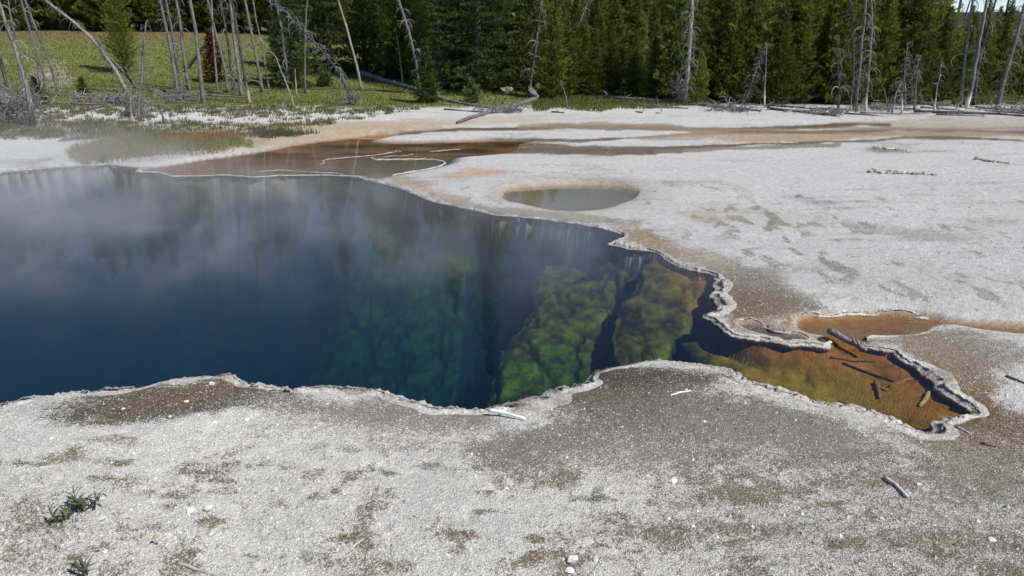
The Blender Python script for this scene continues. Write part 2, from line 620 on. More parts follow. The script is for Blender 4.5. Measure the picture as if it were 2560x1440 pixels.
# broad submerged shelves: outline in photo pixels, mean depth, tilt (deeper towards the viewer), roughness
SHELF = [
    ([(1226, 1040), (1223, 973), (1237, 930), (1255, 887), (1273, 854), (1302, 825), (1346, 789), (1374, 764), (1425, 757), (1476, 746), (1519, 742), (1522, 775), (1515, 822), (1530, 850), (1541, 901), (1526, 940), (1500, 980), (1400, 1020), (1300, 1050)], 0.62, 0.30, 0.8),
    ([(1613, 692), (1642, 670), (1671, 682), (1714, 674), (1750, 688), (1770, 713), (1757, 753), (1728, 775), (1692, 807), (1656, 840), (1627, 847), (1598, 822), (1569, 865), (1551, 847), (1548, 775), (1569, 735), (1606, 717)], 0.17, 0.22, 0.6),
    ([(1470, 742), (1560, 725), (1612, 735), (1600, 830), (1560, 935), (1500, 935)], 0.78, 0.25, 0.9),
    ([(1335, 695), (1360, 674), (1418, 670), (1490, 699), (1519, 735), (1461, 753), (1407, 760), (1353, 728)], 0.70, 0.2, 0.9),
    ([(1501, 648), (1551, 641), (1613, 652), (1606, 677), (1569, 692), (1533, 681)], 0.30, 0.2, 0.8),
    ([(1353, 612), (1360, 583), (1418, 576), (1439, 612), (1407, 634)], 0.50, 0.2, 0.8),
    ([(1696, 848), (1728, 876), (1779, 905), (1822, 923), (1876, 957), (1900, 985), (2000, 1040), (2500, 1130), (2500, 860), (2000, 858), (1900, 850), (1800, 840), (1740, 846)], 0.24, 0.0, 0.35),
]
MW = [(*P(m[0], m[1], -m[2])[:2], *m[2:]) for m in MOUNDS]
SHW = []
for _p, _dep, _ti, _ro in SHELF:
    _w = np.array([P(q[0], q[1], -_dep)[:2] for q in _p])
    SHW.append((_w, _dep, _ti, _ro, _w[:, 1].mean()))
# channel floor: shallows east of this line
CH_A = P(1640, 880, -0.9)[0]
CH_B = P(1900, 900, -0.3)[0]
SH_A = P(380, 930, -1.8)[0]
SH_B = P(800, 930, -1.5)[0]
SH_C = P(1120, 950, -1.2)[0]
SH_D = P(1200, 960, -1.5)[0]


def hill(X, Y):
    az = X / np.maximum(Y, 1)
    w = 1 - sstep(0.03, 0.26, az)
    r = Y
    z = 2.05 * sstep(29, 64, r) ** 1.0
    z = z + np.clip(r - 62, 0, 75) * 0.26 * sstep(62, 72, r)
    zr = 0.012 * np.clip(r - 34, 0, 200)
    return w * z + (1 - w) * zr * 0.4


def height(X, Y, fields=False):
    X = np.asarray(X, float)
    Y = np.asarray(Y, float)
    shp = X.shape
    X = X.ravel()
    Y = Y.ravel()
    near = (Y < 22) & (Y > 1)
    d = np.full(X.shape, 30.0)
    dt = d.copy()
    ds = d.copy()
    db = d.copy()
    dp = d.copy()
    if near.any():
        xn, yn = X[near], Y[near]
        d[near] = sdf(MAIN_POLY, xn, yn)
        dt[near] = sdf(TERR_POLY, xn, yn)
        ds[near] = sdf(STREAM_POLY, xn, yn)
        db[near] = sdf(BROWN_POLY, xn, yn)
        dp[near] = sdf(POND_POLY, xn, yn)
    z = 0.125 + 0.05 * (fbm(X * 0.7, Y * 0.7, 11, 4) - 0.5) + 0.012 * (fbm(X * 6, Y * 6, 12, 3) - 0.5) * np.clip(12 / np.maximum(Y, 3), 0.3, 2)
    z += 0.07 * np.clip((Y - 20) / 10, 0, 1) + hill(X, Y)
    # ground sinks a little towards the main shore
    z -= 0.095 * np.exp(-np.clip(d - 0.05, 0, 9) / 0.5)
    z -= 0.09 * np.exp(-np.clip(dt, 0, 9) / 0.9) * (d > 0) + 0.07 * np.exp(-np.clip(dp, 0, 9) / 0.5) + 0.06 * np.exp(-np.clip(ds, 0, 9) / 0.2)
    for dd, dep, soft in ((dt, 0.035, 0.7), (ds, 0.035, 0.07), (db, 0.03, 0.10), (dp, 0.06, 0.16)):
        t = 1 - sstep(-soft * 0.5, soft * 0.6, dd)
        bottom = -dep + 0.02 * (fbm(X * 4, Y * 4, 21, 3) - 0.5)
        z = z * (1 - t) + bottom * t
    # basin
    ins = d < 0.02
    if ins.any():
        x, y, e = X[ins], Y[ins], -d[ins]
        wob = fbm(x * 1.3, y * 1.3, 33, 4) - 0.5
        deep = -0.25 - 3.9 * (1 - np.exp(-np.clip(e + wob * 0.5, 0, 9) / 0.75))
        ch = sstep(CH_A, CH_B, x)
        tch = sstep(P(1830, 930, -.4)[0], P(2000, 930, -.3)[0], x)
        floor = -(0.06 + (0.62 - 0.38 * tch) * (1 - np.exp(-np.clip(e, 0, 3) / 0.12))) + 0.05 * wob + (1 - tch) * 0.3 * (fbm(x * 3.2, y * 3.2, 34, 4) - 0.5)
        tip = sstep(P(2080, 1000, -.2)[0], P(2330, 1040, -.2)[0], x)
        floor = floor * (1 - 0.66 * tip)
        throat = np.exp(-((x - P(2110, 872)[0]) ** 2 + (y - P(2110, 872)[1]) ** 2) / 0.35 ** 2)
        floor = floor * (1 - 0.7 * throat)
        rid = 1 - np.abs(fbm(x * 2.1, y * 1.5 + x * 0.5, 36, 4) - 0.5) * 5
        rough = 0.20 * (fbm(x * 1.4, y * 1.4, 37, 3) - 0.5) + 0.05 * (fbm(x * 13, y * 13, 38, 4) - 0.5) - 0.30 * np.clip(rid - 0.66, 0, 1)
        b = deep * (1 - tch) + np.minimum(floor, 0) * tch
        sh = sstep(SH_A, SH_B, x) * (1 - sstep(SH_C, SH_D, x + 0.12 * wob))
        shelf = -(0.70 + 0.50 * np.clip(e, 0, 5)) + rough * 0.7
        b = np.where(sh > 0.01, np.maximum(b, shelf * sh + b * (1 - sh)), b)
        for wp_, dep, ti, ro, ym in SHW:
            sd_ = sdf(wp_, x, y) - (0.07 if ro > 0.5 else 0.0) + (0.20 if ro > 0.5 else 0.12) * (fbm(x * 3.1 + dep * 7, y * 3.1, 35, 4) - 0.5)
            top = -dep + ti * (y - ym) * 0.55 + rough * ro * 0.8 - 0.12 * sstep(-0.14, 0.0, sd_) * ro - np.clip(sd_, 0, 9) * 3.0
            b = np.maximum(b, np.minimum(top, -0.075))
        for cx, cy_, dep, rx, ry, drop, rot in MW:
            ux = (x - cx) * math.cos(rot) + (y - cy_) * math.sin(rot)
            uy = -(x - cx) * math.sin(rot) + (y - cy_) * math.cos(rot)
            q = np.sqrt((ux / rx) ** 2 + (uy / ry) ** 2) + 0.9 * (fbm(x * 2.6 + cx, y * 2.6, 35, 5) - 0.5)
            top = -dep + rough - drop * np.clip(q - 0.62, 0, 5) ** 1.3 * 1.8
            b = np.maximum(b, top)
        # the dark crack beside the green mound
        b = np.maximum(b, -0.05 - (0.9 + 9 * (1 - ch)) * np.clip(e - 0.05 * wob, 0, 9))
        b = np.minimum(b, -0.05 - 0.10 * np.clip(e, 0, 0.5) * (1 - ch))
        z[ins] = np.minimum(z[ins] * 0 + b, b)
    if fields:
        return z.reshape(shp), d, dt, ds, db, dp
    return z.reshape(shp)


def G(px, py, lift=0.0):
    """where the sight line through a photo pixel meets the ground"""
    d = ray(px, py)
    t = np.exp(np.linspace(math.log(2.5), math.log(400), 500))
    X, Y, Z = d[0] * t, d[1] * t, CAM_H + d[2] * t
    H = height(X, Y)
    w = np.nonzero(Z < H)[0]
    i = int(w[0]) if len(w) else len(t) - 1
    i = max(i, 1)
    a = (Z[i - 1] - H[i - 1])
    b = (H[i] - Z[i])
    f = a / (a + b + 1e-9)
    tt = t[i - 1] + (t[i] - t[i - 1]) * f
    x, y = d[0] * tt, d[1] * tt
    return Vector((x, y, float(height(np.array([x]), np.array([y]))[0]) + lift))


# ------------------------------------------------------------------ terrain sheet
az = np.concatenate([np.linspace(-1.15, -0.70, 60, endpoint=False), np.arange(-0.70, 0.70, 0.0019), np.linspace(0.70, 1.15, 60)])
pys = np.concatenate([np.arange(1440 + 420, 1440, -14), np.arange(1440, 300, -3.0), np.arange(300, 100, -1.8)])
ys = []
for q in pys:
    dd = ray(1280, q)
    ys.append(CAM_H / -dd[2] * dd[1])
ys = [0.4, 1.0] + [v for v in ys if v > 1.3]
yy = ys[-1]
while yy < 6000:
    yy *= 1.12
    ys.append(yy)
ys = np.array(ys)
A, Yg = np.meshgrid(az, ys)
Xg = A * (Yg + 0.6)
X = Xg.ravel()
Y = Yg.ravel()
Z, d, dt, ds, db, dp = height(X, Y, True)
Z = Z.ravel()
px, py = project(X, Y, Z)
nr, nc = A.shape


def lerp(c, col, w):
    return c * (1 - w[:, None]) + np.array(col)[None, :] * w[:, None]


def pix_blob(cx, cy, rx, ry, rot=0.0, soft=0.5, nz=0.5, sc=1.0, seed=50):
    ux = (px - cx) * math.cos(rot) + (py - cy) * math.sin(rot)
    uy = -(px - cx) * math.sin(rot) + (py - cy) * math.cos(rot)
    q = np.sqrt((ux / rx) ** 2 + (uy / ry) ** 2)
    q = q + nz * (fbm(X * 2.2 * sc, Y * 2.2 * sc, seed, 5) - 0.5) * 2
    return 1 - sstep(1 - soft, 1 + soft, q)


n_big = fbm(X * 0.5, Y * 0.5, 41, 4)
n_mid = fbm(X * 2.2, Y * 2.2, 42, 5)
n_fin = fbm(X * 9, Y * 9, 43, 4)
n_str = fbm(X * 0.55, Y * 3.0, 44, 5)
C = np.tile(np.array([0.60, 0.585, 0.545]), (len(X), 1))
C *= (0.86 + 0.28 * n_mid + 0.18 * (n_big - 0.5))[:, None]
spk = np.full(len(X), 0.30)
C2 = np.tile(np.array([0.2, 0.17, 0.12]), (len(X), 1))
MF = np.zeros(len(X))


def lay(col, w):
    global C2, MF
    w = np.clip(w, 0, 1)
    k = w / np.maximum(w + MF * (1 - w), 1e-6)
    C2 = C2 * (1 - k[:, None]) + np.array(col)[None] * k[:, None]
    MF = MF + w - MF * w


wet = np.zeros(len(X))

# far half of the white flat: cooler grey with faint streaks
far = sstep(1000, 640, py)
C = lerp(C, (0.49, 0.492, 0.492), far * 0.6)
lay((0.27, 0.25, 0.21), far * sstep(0.54, 0.74, n_str) * 0.45)
spk = np.maximum(spk, far * 0.25 * sstep(0.45, 0.7, n_mid))
# foreground: brown soil showing through the white crumbs
fg = sstep(1040, 1150, py)
br = sstep(0.53, 0.66, n_mid * 0.6 + n_fin * 0.4) * fg
lay((0.20, 0.16, 0.105), br * 0.55)
lay((0.2, 0.165, 0.115), fg * (0.10 + 0.12 * sstep(900, 1600, px)))
right_fg = sstep(1200, 2300, px) * fg
lay((0.16, 0.14, 0.11), right_fg * 0.34)
spk = np.where(fg > 0.05, np.maximum(spk, 0.35 * fg + 0.35 * right_fg), spk)
for cx, cy, rx, ry in ((185, 1130, 40, 22), (310, 1215, 30, 25), (520, 1178, 60, 24), (780, 1187, 26, 16), (640, 1165, 70, 12), (300, 1100, 60, 10), (980, 1235, 26, 16), (900, 1400, 80, 60),
                       (1380, 1400, 60, 40), (1800, 1240, 120, 26), (1650, 1330, 160, 22), (1900, 1330, 90, 18), (2200, 1200, 120, 14), (1120, 1330, 70, 18), (60, 1330, 120, 90), (2350, 1350, 140, 30), (1300, 1160, 70, 16)):
    lay((0.19, 0.15, 0.095), pix_blob(cx, cy, rx, ry, 0.0, 0.8, 1.2, 3.0) * 0.5)
_r = random.Random(31)
_i = np.nonzero((py > 1090) & (py < 1600) & (np.abs(px - 1280) < 1700))[0]
_w = np.zeros(len(_i))
_n = 2.2 * (fbm(X[_i] * 9, Y[_i] * 9, 51, 4) - 0.5)
for _ in range(70):
    cx, cy, rx, ry, st = _r.uniform(-50, 2600), _r.uniform(1120, 1440), _r.uniform(14, 48), _r.uniform(5, 13), _r.uniform(0.4, 0.75)
    q = np.sqrt(((px[_i] - cx) / rx) ** 2 + ((py[_i] - cy) / ry) ** 2) + _n
    _w = np.maximum(_w, st * (1 - sstep(0.4, 1.6, q)))
_f = np.zeros(len(X))
_f[_i] = _w
lay((0.18, 0.145, 0.095), _f)
# dark crust behind the near rims
dark = pix_blob(430, 1005, 330, 42, -0.10, 0.5, 0.35) * 1.0
lay((0.085, 0.075, 0.058), dark * 0.8)
for cx, cy, rx, ry, rot, col, s in (
        (480, 985, 200, 34, -0.2, (0.13, 0.088, 0.042), 0.75), (960, 1030, 330, 34, 0.10, (0.17, 0.165, 0.155), 0.8), (1000, 1060, 420, 50, 0.0, (0.26, 0.25, 0.235), 0.5),
        (1640, 1010, 330, 95, 0.12, (0.125, 0.115, 0.10), 0.92), (1560, 970, 140, 45, 0.0, (0.12, 0.085, 0.05), 0.7), (1660, 945, 180, 24, 0.0, (0.05, 0.045, 0.04), 0.85),
        (1480, 1060, 260, 50, -0.25, (0.15, 0.14, 0.125), 0.8), (1950, 1060, 260, 55, 0.25, (0.19, 0.18, 0.165), 0.85), (1560, 1120, 420, 60, 0.0, (0.22, 0.21, 0.19), 0.6),
        (2400, 950, 130, 90, 0.75, (0.17, 0.115, 0.06), 0.8), (2500, 1060, 160, 60, 0.3, (0.15, 0.105, 0.06), 0.85), (2440, 880, 190, 50, 0.2, (0.24, 0.22, 0.20), 0.75),
        (2330, 880, 120, 40, 0.4, (0.26, 0.20, 0.14), 0.6), (2380, 1100, 160, 30, 0.2, (0.2, 0.165, 0.115), 0.7), (2480, 1200, 200, 60, 0.1, (0.24, 0.22, 0.18), 0.6),
        # far shore of the main pool
        (1900, 740, 130, 60, 0.45, (0.14, 0.115, 0.085), 0.9), (1870, 790, 70, 50, 0.2, (0.2, 0.12, 0.06), 0.7), (1980, 770, 130, 26, 0.2, (0.17, 0.14, 0.11), 0.7), (2000, 805, 60, 16, 0.1, (0.26, 0.13, 0.06), 0.8), (1740, 640, 110, 26, 0.4, (0.3, 0.26, 0.2), 0.7),
        (1630, 607, 90, 20, 0.35, (0.26, 0.19, 0.11), 0.8), (1330, 535, 190, 14, 0.08, (0.2, 0.19, 0.17), 0.8), (1200, 520, 110, 16, 0.2, (0.22, 0.21, 0.19), 0.7),
        (1470, 545, 160, 10, 0.1, (0.28, 0.25, 0.2), 0.6), (1080, 480, 110, 14, 0.3, (0.36, 0.26, 0.17), 0.6), (1150, 440, 60, 12, 0.0, (0.42, 0.27, 0.16), 0.6), (1010, 450, 90, 14, 0.15, (0.3, 0.2, 0.1), 0.5),
        # flat
        (1200, 430, 60, 12, 0, (0.46, 0.31, 0.21), 0.7), (2200, 570, 200, 14, 0.16, (0.33, 0.335, 0.36), 0.6), (2060, 510, 130, 8, 0.2, (0.34, 0.345, 0.39), 0.5), (1900, 545, 200, 30, 0.1, (0.4, 0.385, 0.35), 0.5),
        (1760, 545, 60, 14, 0.1, (0.36, 0.31, 0.25), 0.5), (2250, 700, 300, 60, 0.1, (0.4, 0.4, 0.4), 0.5), (1720, 460, 110, 12, 0.0, (0.36, 0.33, 0.28), 0.5), (2480, 560, 160, 60, 0, (0.40, 0.40, 0.41), 0.4),
        (1530, 450, 60, 8, 0.0, (0.3, 0.3, 0.29), 0.5), (1370, 442, 120, 8, 0.0, (0.3, 0.3, 0.28), 0.5), (2210, 375, 70, 9, 0.0, (0.17, 0.16, 0.15), 0.8), (2330, 378, 50, 5, 0.0, (0.25, 0.24, 0.23), 0.7),
        # left shore
        (640, 350, 190, 22, 0, (0.36, 0.32, 0.24), 0.8), (760, 320, 260, 22, 0, (0.36, 0.31, 0.24), 0.7), (1000, 312, 260, 15, -0.03, (0.40, 0.33, 0.25), 0.75), (900, 335, 130, 9, -0.08, (0.42, 0.30, 0.2), 0.7),
        (1350, 296, 300, 12, 0, (0.42, 0.39, 0.34), 0.5), (300, 320, 330, 20, 0, (0.26, 0.24, 0.17), 0.75), (80, 318, 160, 18, 0, (0.26, 0.25, 0.18), 0.8), (350, 375, 230, 30, -0.08, (0.24, 0.2, 0.12), 0.7), (130, 335, 90, 16, 0, (0.3, 0.28, 0.2), 0.6),
        (2300, 330, 380, 26, 0.0, (0.34, 0.30, 0.245), 0.65), (2000, 345, 250, 8, -0.05, (0.33, 0.25, 0.17), 0.7), (2450, 305, 260, 20, 0.0, (0.36, 0.33, 0.29), 0.7)):
    lay(tuple(q * g_ for q, g_ in zip(col, (1.12, 1.08, 1.0))), pix_blob(cx, cy, rx, ry, rot, 0.65, 0.6) * s * 0.88)
dk = np.clip(0.33 - C2.mean(1), 0, 0.3) / 0.3 * MF
spk = np.clip(np.maximum(spk, dk * 1.0), 0, 1)
# footprint-like scuffs on the flat
sc = sstep(0.62, 0.70, fbm(X * 3.2, Y * 1.6, 61, 3)) * pix_blob(1980, 600, 260, 110, 0.35, 0.6, 0.3)
lay((0.17, 0.155, 0.125), sc * 0.55)
sc = sstep(0.66, 0.74, fbm(X * 4, Y * 2.0, 62, 4)) * sstep(1000, 700, py) * sstep(440, 480, py)
lay((0.2, 0.185, 0.155), sc * 0.5)

# brown runoff lines on the flat (pixel polyline, half width in pixels)
RUN = [
    ([(900, 346), (1011, 332), (1116, 325), (1222, 323), (1327, 320), (1398, 317), (1530, 319), (1660, 321), (1871, 322), (2012, 318), (2152, 311), (2222, 313)], 5.0, (0.12, 0.075, 0.035), 0.95),
    ([(1300, 316), (1400, 314), (1600, 316), (1800, 325), (2000, 330), (2200, 333), (2560, 335)], 8, (0.33, 0.25, 0.17), 0.7),
    ([(1200, 352), (1327, 351), (1450, 352), (1540, 347), (1660, 340), (1760, 334), (1900, 331), (2060, 330), (2230, 325), (2420, 326), (2560, 331)], 4, (0.14, 0.10, 0.06), 0.8),
    ([(1200, 375), (1300, 373), (1420, 374), (1540, 376), (1640, 370), (1740, 368), (1840, 362), (1880, 359), (1980, 359), (2060, 354), (2180, 352), (2260, 344), (2400, 344), (2560, 352)], 3.6, (0.11, 0.08, 0.05), 0.85),
    ([(1180, 362), (1300, 361), (1420, 368), (1560, 372), (1700, 377)], 8, (0.15, 0.105, 0.055), 0.85),
    ([(1120, 385), (1250, 376), (1380, 378), (1500, 379), (1640, 378)], 8, (0.13, 0.10, 0.06), 0.85),
    ([(1640, 380), (1760, 374), (1880, 371), (2000, 365), (2100, 362)], 5, (0.24, 0.18, 0.12), 0.7),
    ([(1600, 347), (1760, 340), (1950, 344), (2120, 345)], 9, (0.40, 0.29, 0.2), 0.7),
    ([(2100, 320), (2300, 322), (2560, 322)], 5, (0.30, 0.25, 0.2), 0.6),
]
for pts, hw, col, s in RUN:
    dd = pldist(pts, px, py)
    q = dd / hw + 0.9 * (fbm(px * 0.012, py * 0.12, 71, 4) - 0.5) * 2
    w = 1 - sstep(0.45, 1.25, q)
    lay(col, w * s)
    wet = np.maximum(wet, w * 0.75 * (hw < 9))

# pond margin, stream margins
MF *= sstep(-0.02, 0.1, np.minimum(np.minimum(dt, ds), np.minimum(db, dp)))
w = np.exp(-np.clip(dp, 0, 9) / 0.28) * (dp > -0.3)
C = lerp(C, (0.38, 0.29, 0.19), w * 0.85)
C = lerp(C, (0.17, 0.125, 0.03), (1 - sstep(-0.06, 0.05, dp)))
w = (1 - sstep(-0.05, 0.35, dt))
tc = np.array([0.17, 0.080, 0.022])[None, :] * (0.3 + 1.4 * sstep(0.3, 0.72, fbm(X * 0.9, Y * 3.0, 73, 5)))[:, None]
tc = lerp(tc, (0.10, 0.075, 0.010), pix_blob(980, 418, 150, 22, 0, 0.35, 0.2))
tc = lerp(tc, (0.20, 0.10, 0.05), pix_blob(660, 415, 200, 18, 0, 0.6, 0.5) * 0.7)
C = C * (1 - w[:, None]) + tc * w[:, None]
w = np.exp(-np.clip(dt, 0, 9) / 0.35) * (dt > 0) * 0.6
C = lerp(C, (0.38, 0.27, 0.17), w * sstep(1000, 700, px))
w = 1 - sstep(-0.02, 0.07, ds)
sc_ = np.array([0.28, 0.125, 0.012])[None, :] * (0.55 + 0.9 * fbm(X * 2.5, Y * 2.5, 75, 5))[:, None]
sc_ = lerp(sc_, (0.21, 0.155, 0.06), sstep(0.52, 0.66, fbm(X * 3.3, Y * 3.3, 76, 4)) * 0.7)
C = C * (1 - w[:, None]) + sc_ * w[:, None]
spk *= (1 - w)
w = 1 - sstep(-0.02, 0.06, db)
C = lerp(C, (0.12, 0.05, 0.022), w * 0.9)
spk *= (1 - w)
w = (1 - sstep(0.04, 0.20, db)) * sstep(0.0, 0.06, db) * (d > 0)
C = lerp(C, (0.3, 0.15, 0.08), w * 0.6)
wet = np.maximum(wet, 1 - sstep(0.0, 0.12, np.minimum(ds, db)))

# bed of the main pool: algae mats, painted crease shade and deep water tint
ins = d < 0.03
zz = Z[ins]
bx, by = X[ins], Y[ins]
k1 = fbm(bx * 5 + zz * 3.1, by * 5 + zz * 4.3, 81, 5)
k2 = fbm(bx * 1.5, by * 1.5, 82, 4)
stops = [(-9, (0.014, 0.05, 0.065)), (-2.9, (0.018, 0.07, 0.05)), (-2.1, (0.032, 0.095, 0.026)), (-1.45, (0.065, 0.125, 0.016)), (-0.95, (0.13, 0.145, 0.007)),  # lowest stops hold the water's blue in the bed colour
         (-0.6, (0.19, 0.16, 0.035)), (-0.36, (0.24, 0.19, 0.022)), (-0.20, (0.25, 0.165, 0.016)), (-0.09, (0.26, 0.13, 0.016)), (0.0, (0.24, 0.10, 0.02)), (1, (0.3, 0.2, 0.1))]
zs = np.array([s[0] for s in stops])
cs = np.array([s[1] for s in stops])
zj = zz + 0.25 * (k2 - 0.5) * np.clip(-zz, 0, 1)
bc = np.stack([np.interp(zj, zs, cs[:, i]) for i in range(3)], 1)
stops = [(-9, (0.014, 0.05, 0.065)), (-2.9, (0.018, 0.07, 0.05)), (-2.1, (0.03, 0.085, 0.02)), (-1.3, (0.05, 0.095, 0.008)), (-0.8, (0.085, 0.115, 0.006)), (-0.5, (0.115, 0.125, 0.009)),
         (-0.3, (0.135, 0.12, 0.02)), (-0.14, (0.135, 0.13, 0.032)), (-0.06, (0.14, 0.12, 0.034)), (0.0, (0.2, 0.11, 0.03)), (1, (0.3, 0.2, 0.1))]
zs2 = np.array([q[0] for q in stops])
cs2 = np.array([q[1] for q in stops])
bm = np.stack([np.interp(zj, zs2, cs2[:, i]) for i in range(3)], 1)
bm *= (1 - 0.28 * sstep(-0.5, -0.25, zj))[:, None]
cw = sstep(P(1700, 880, -.3)[0], P(1880, 900, -.3)[0], bx)[:, None]
bm *= 0.84
bc *= np.array([0.82, 0.72, 0.8])[None]
bc = bc * cw + bm * (1 - cw)
k3 = fbm(bx * 16 + zz * 9, by * 16 + zz * 13, 83, 4)
k4 = 1 - np.abs(fbm(bx * 2.1, by * 1.5 + bx * 0.5, 36, 4) - 0.5) * 5
chb = sstep(CH_A, P(1960, 900, -.3)[0], bx)
k1 = k1 * (1 - 0.6 * chb) + 0.62 * 0.6 * chb
k3 = k3 * (1 - 0.5 * chb) + 0.3 * chb
k4 = k4 * (1 - 0.8 * chb)
bc *= ((0.25 + 0.95 * sstep(0.3, 0.72, k1) + 0.55 * sstep(0.35, 0.7, k3)) * (1 - 0.75 * np.clip(k4 - 0.62, 0, 0.38) / 0.38))[:, None]  # crease shade painted into the bed colour, following the carved ridge noise
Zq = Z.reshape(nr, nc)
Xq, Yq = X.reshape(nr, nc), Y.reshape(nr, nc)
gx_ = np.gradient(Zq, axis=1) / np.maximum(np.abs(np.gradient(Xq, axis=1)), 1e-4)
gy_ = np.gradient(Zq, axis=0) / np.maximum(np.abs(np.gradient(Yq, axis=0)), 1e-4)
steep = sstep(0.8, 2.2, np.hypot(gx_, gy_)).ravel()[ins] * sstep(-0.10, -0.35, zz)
bc = lerp(bc, (0.012, 0.032, 0.026), steep * 0.93)  # steep walls blended to a darker tone
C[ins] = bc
MF[ins] = 0
spk[ins] = 0
wet[ins] = 0

# meadow and forest floor
gl = sstep(272, 262, py + 14 * (n_mid - 0.5)) * (1 - sstep(1500, 1700, px)) + sstep(268, 258, py + 10 * (n_mid - 0.5)) * sstep(1500, 1700, px)
gl = np.where(Y > 26, np.clip(gl, 0, 1), 0)
gl = np.where(Y > 40, 1, gl)
gcol = np.array([0.15, 0.175, 0.045])[None, :] * (0.7 + 0.6 * n_mid)[:, None]
gcol = lerp(gcol, (0.17, 0.12, 0.06), sstep(114, 86, py) * sstep(900, 600, px) * (0.4 + 0.6 * n_mid))
gcol = lerp(gcol, (0.16, 0.125, 0.07), sstep(0.6, 0.75, n_mid) * 0.6)
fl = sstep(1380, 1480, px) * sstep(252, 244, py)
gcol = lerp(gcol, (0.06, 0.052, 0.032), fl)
fl = sstep(1850, 1950, px)
gcol = lerp(gcol, (0.13, 0.115, 0.095), fl * sstep(246, 258, py))  # shade at the forest base put into the ground tone
C = C * (1 - gl[:, None]) + gcol * gl[:, None]
MF *= 1 - gl
# white patches among the tufts on the left
wp = pix_blob(560, 292, 480, 13, 0.0, 0.4, 0.35, 1.5) + pix_blob(60, 372, 130, 24, 0, 0.4, 0.4, 1.5)
C = lerp(C, (0.60, 0.59, 0.57), np.clip(wp, 0, 1) * 0.9)
MF *= 1 - np.clip(wp, 0, 1)
w = pix_blob(430, 408, 180, 9, -0.13, 0.5, 0.3) + pix_blob(560, 398, 120, 9, -0.16, 0.5, 0.3)
w = np.clip(w, 0, 1) * (d > 0.02) * (dt > 0.1)
C = lerp(C, (0.58, 0.57, 0.55), w * 0.9)
MF *= 1 - w
for cx, cy, rx, ry in ((125, 190, 45, 30), (160, 200, 25, 10)):
    C = lerp(C, (0.33, 0.29, 0.22), pix_blob(cx, cy, rx, ry, 0, 0.4, 0.6, 0.7) * 0.8 * (Y > 26))

i0 = (np.arange(nr - 1)[:, None] * nc + np.arange(nc - 1)[None, :]).ravel()
F = np.stack([i0, i0 + 1, i0 + nc + 1, i0 + nc], 1)
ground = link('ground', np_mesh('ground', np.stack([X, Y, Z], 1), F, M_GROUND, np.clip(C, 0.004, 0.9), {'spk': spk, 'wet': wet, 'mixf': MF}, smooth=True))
_a = ground.data.color_attributes.new('Col2', 'FLOAT_COLOR', 'POINT')
_c4 = np.ones((len(X), 4), np.float32)
_c4[:, :3] = C2
_a.data.foreach_set('color', _c4.ravel())
tag(ground, 'white sinter ground around the steaming blue hot spring, meadow beyond', None, None, 'structure')
GC = C * (1 - MF[:, None]) + C2 * MF[:, None]


def ground_color_at(x, y):
    """nearest terrain colours for scattered crumbs"""
    r = np.clip(np.searchsorted(ys, y), 1, nr - 1)
    r = np.where(np.abs(ys[r - 1] - y) < np.abs(ys[r] - y), r - 1, r)
    a = x / (y + 0.6)
    c = np.clip(np.searchsorted(az, a), 0, nc - 1)
    return GC[r * nc + c], d[r * nc + c], np.minimum(np.minimum(ds, db), np.minimum(dt, dp))[r * nc + c]


# water: one body at one level, the ground rises through it
def box_mesh(name, x0, x1, y0, y1, z0, z1, mat):
    v = [(x0, y0, z0), (x1, y0, z0), (x1, y1, z0), (x0, y1, z0), (x0, y0, z1), (x1, y0, z1), (x1, y1, z1), (x0, y1, z1)]
    f = [(0, 3, 2, 1), (4, 5, 6, 7), (0, 1, 5, 4), (1, 2, 6, 5), (2, 3, 7, 6), (3, 0, 4, 7)]
    return np_mesh(name, v, f, mat)


water = link('water', box_mesh('water', -18, 12, 3.2, 21.5, -6.5, 0.0, M_WATER))
tag(water, 'deep blue green hot spring water with golden shallows', None, None, 'structure')
steam = link('steam', box_mesh('steam', -15, 4.4, 7.2, 18.5, 0.012, 1.5, M_STEAM))
tag(steam, 'thin white steam drifting over the blue pool', None, None, 'stuff')


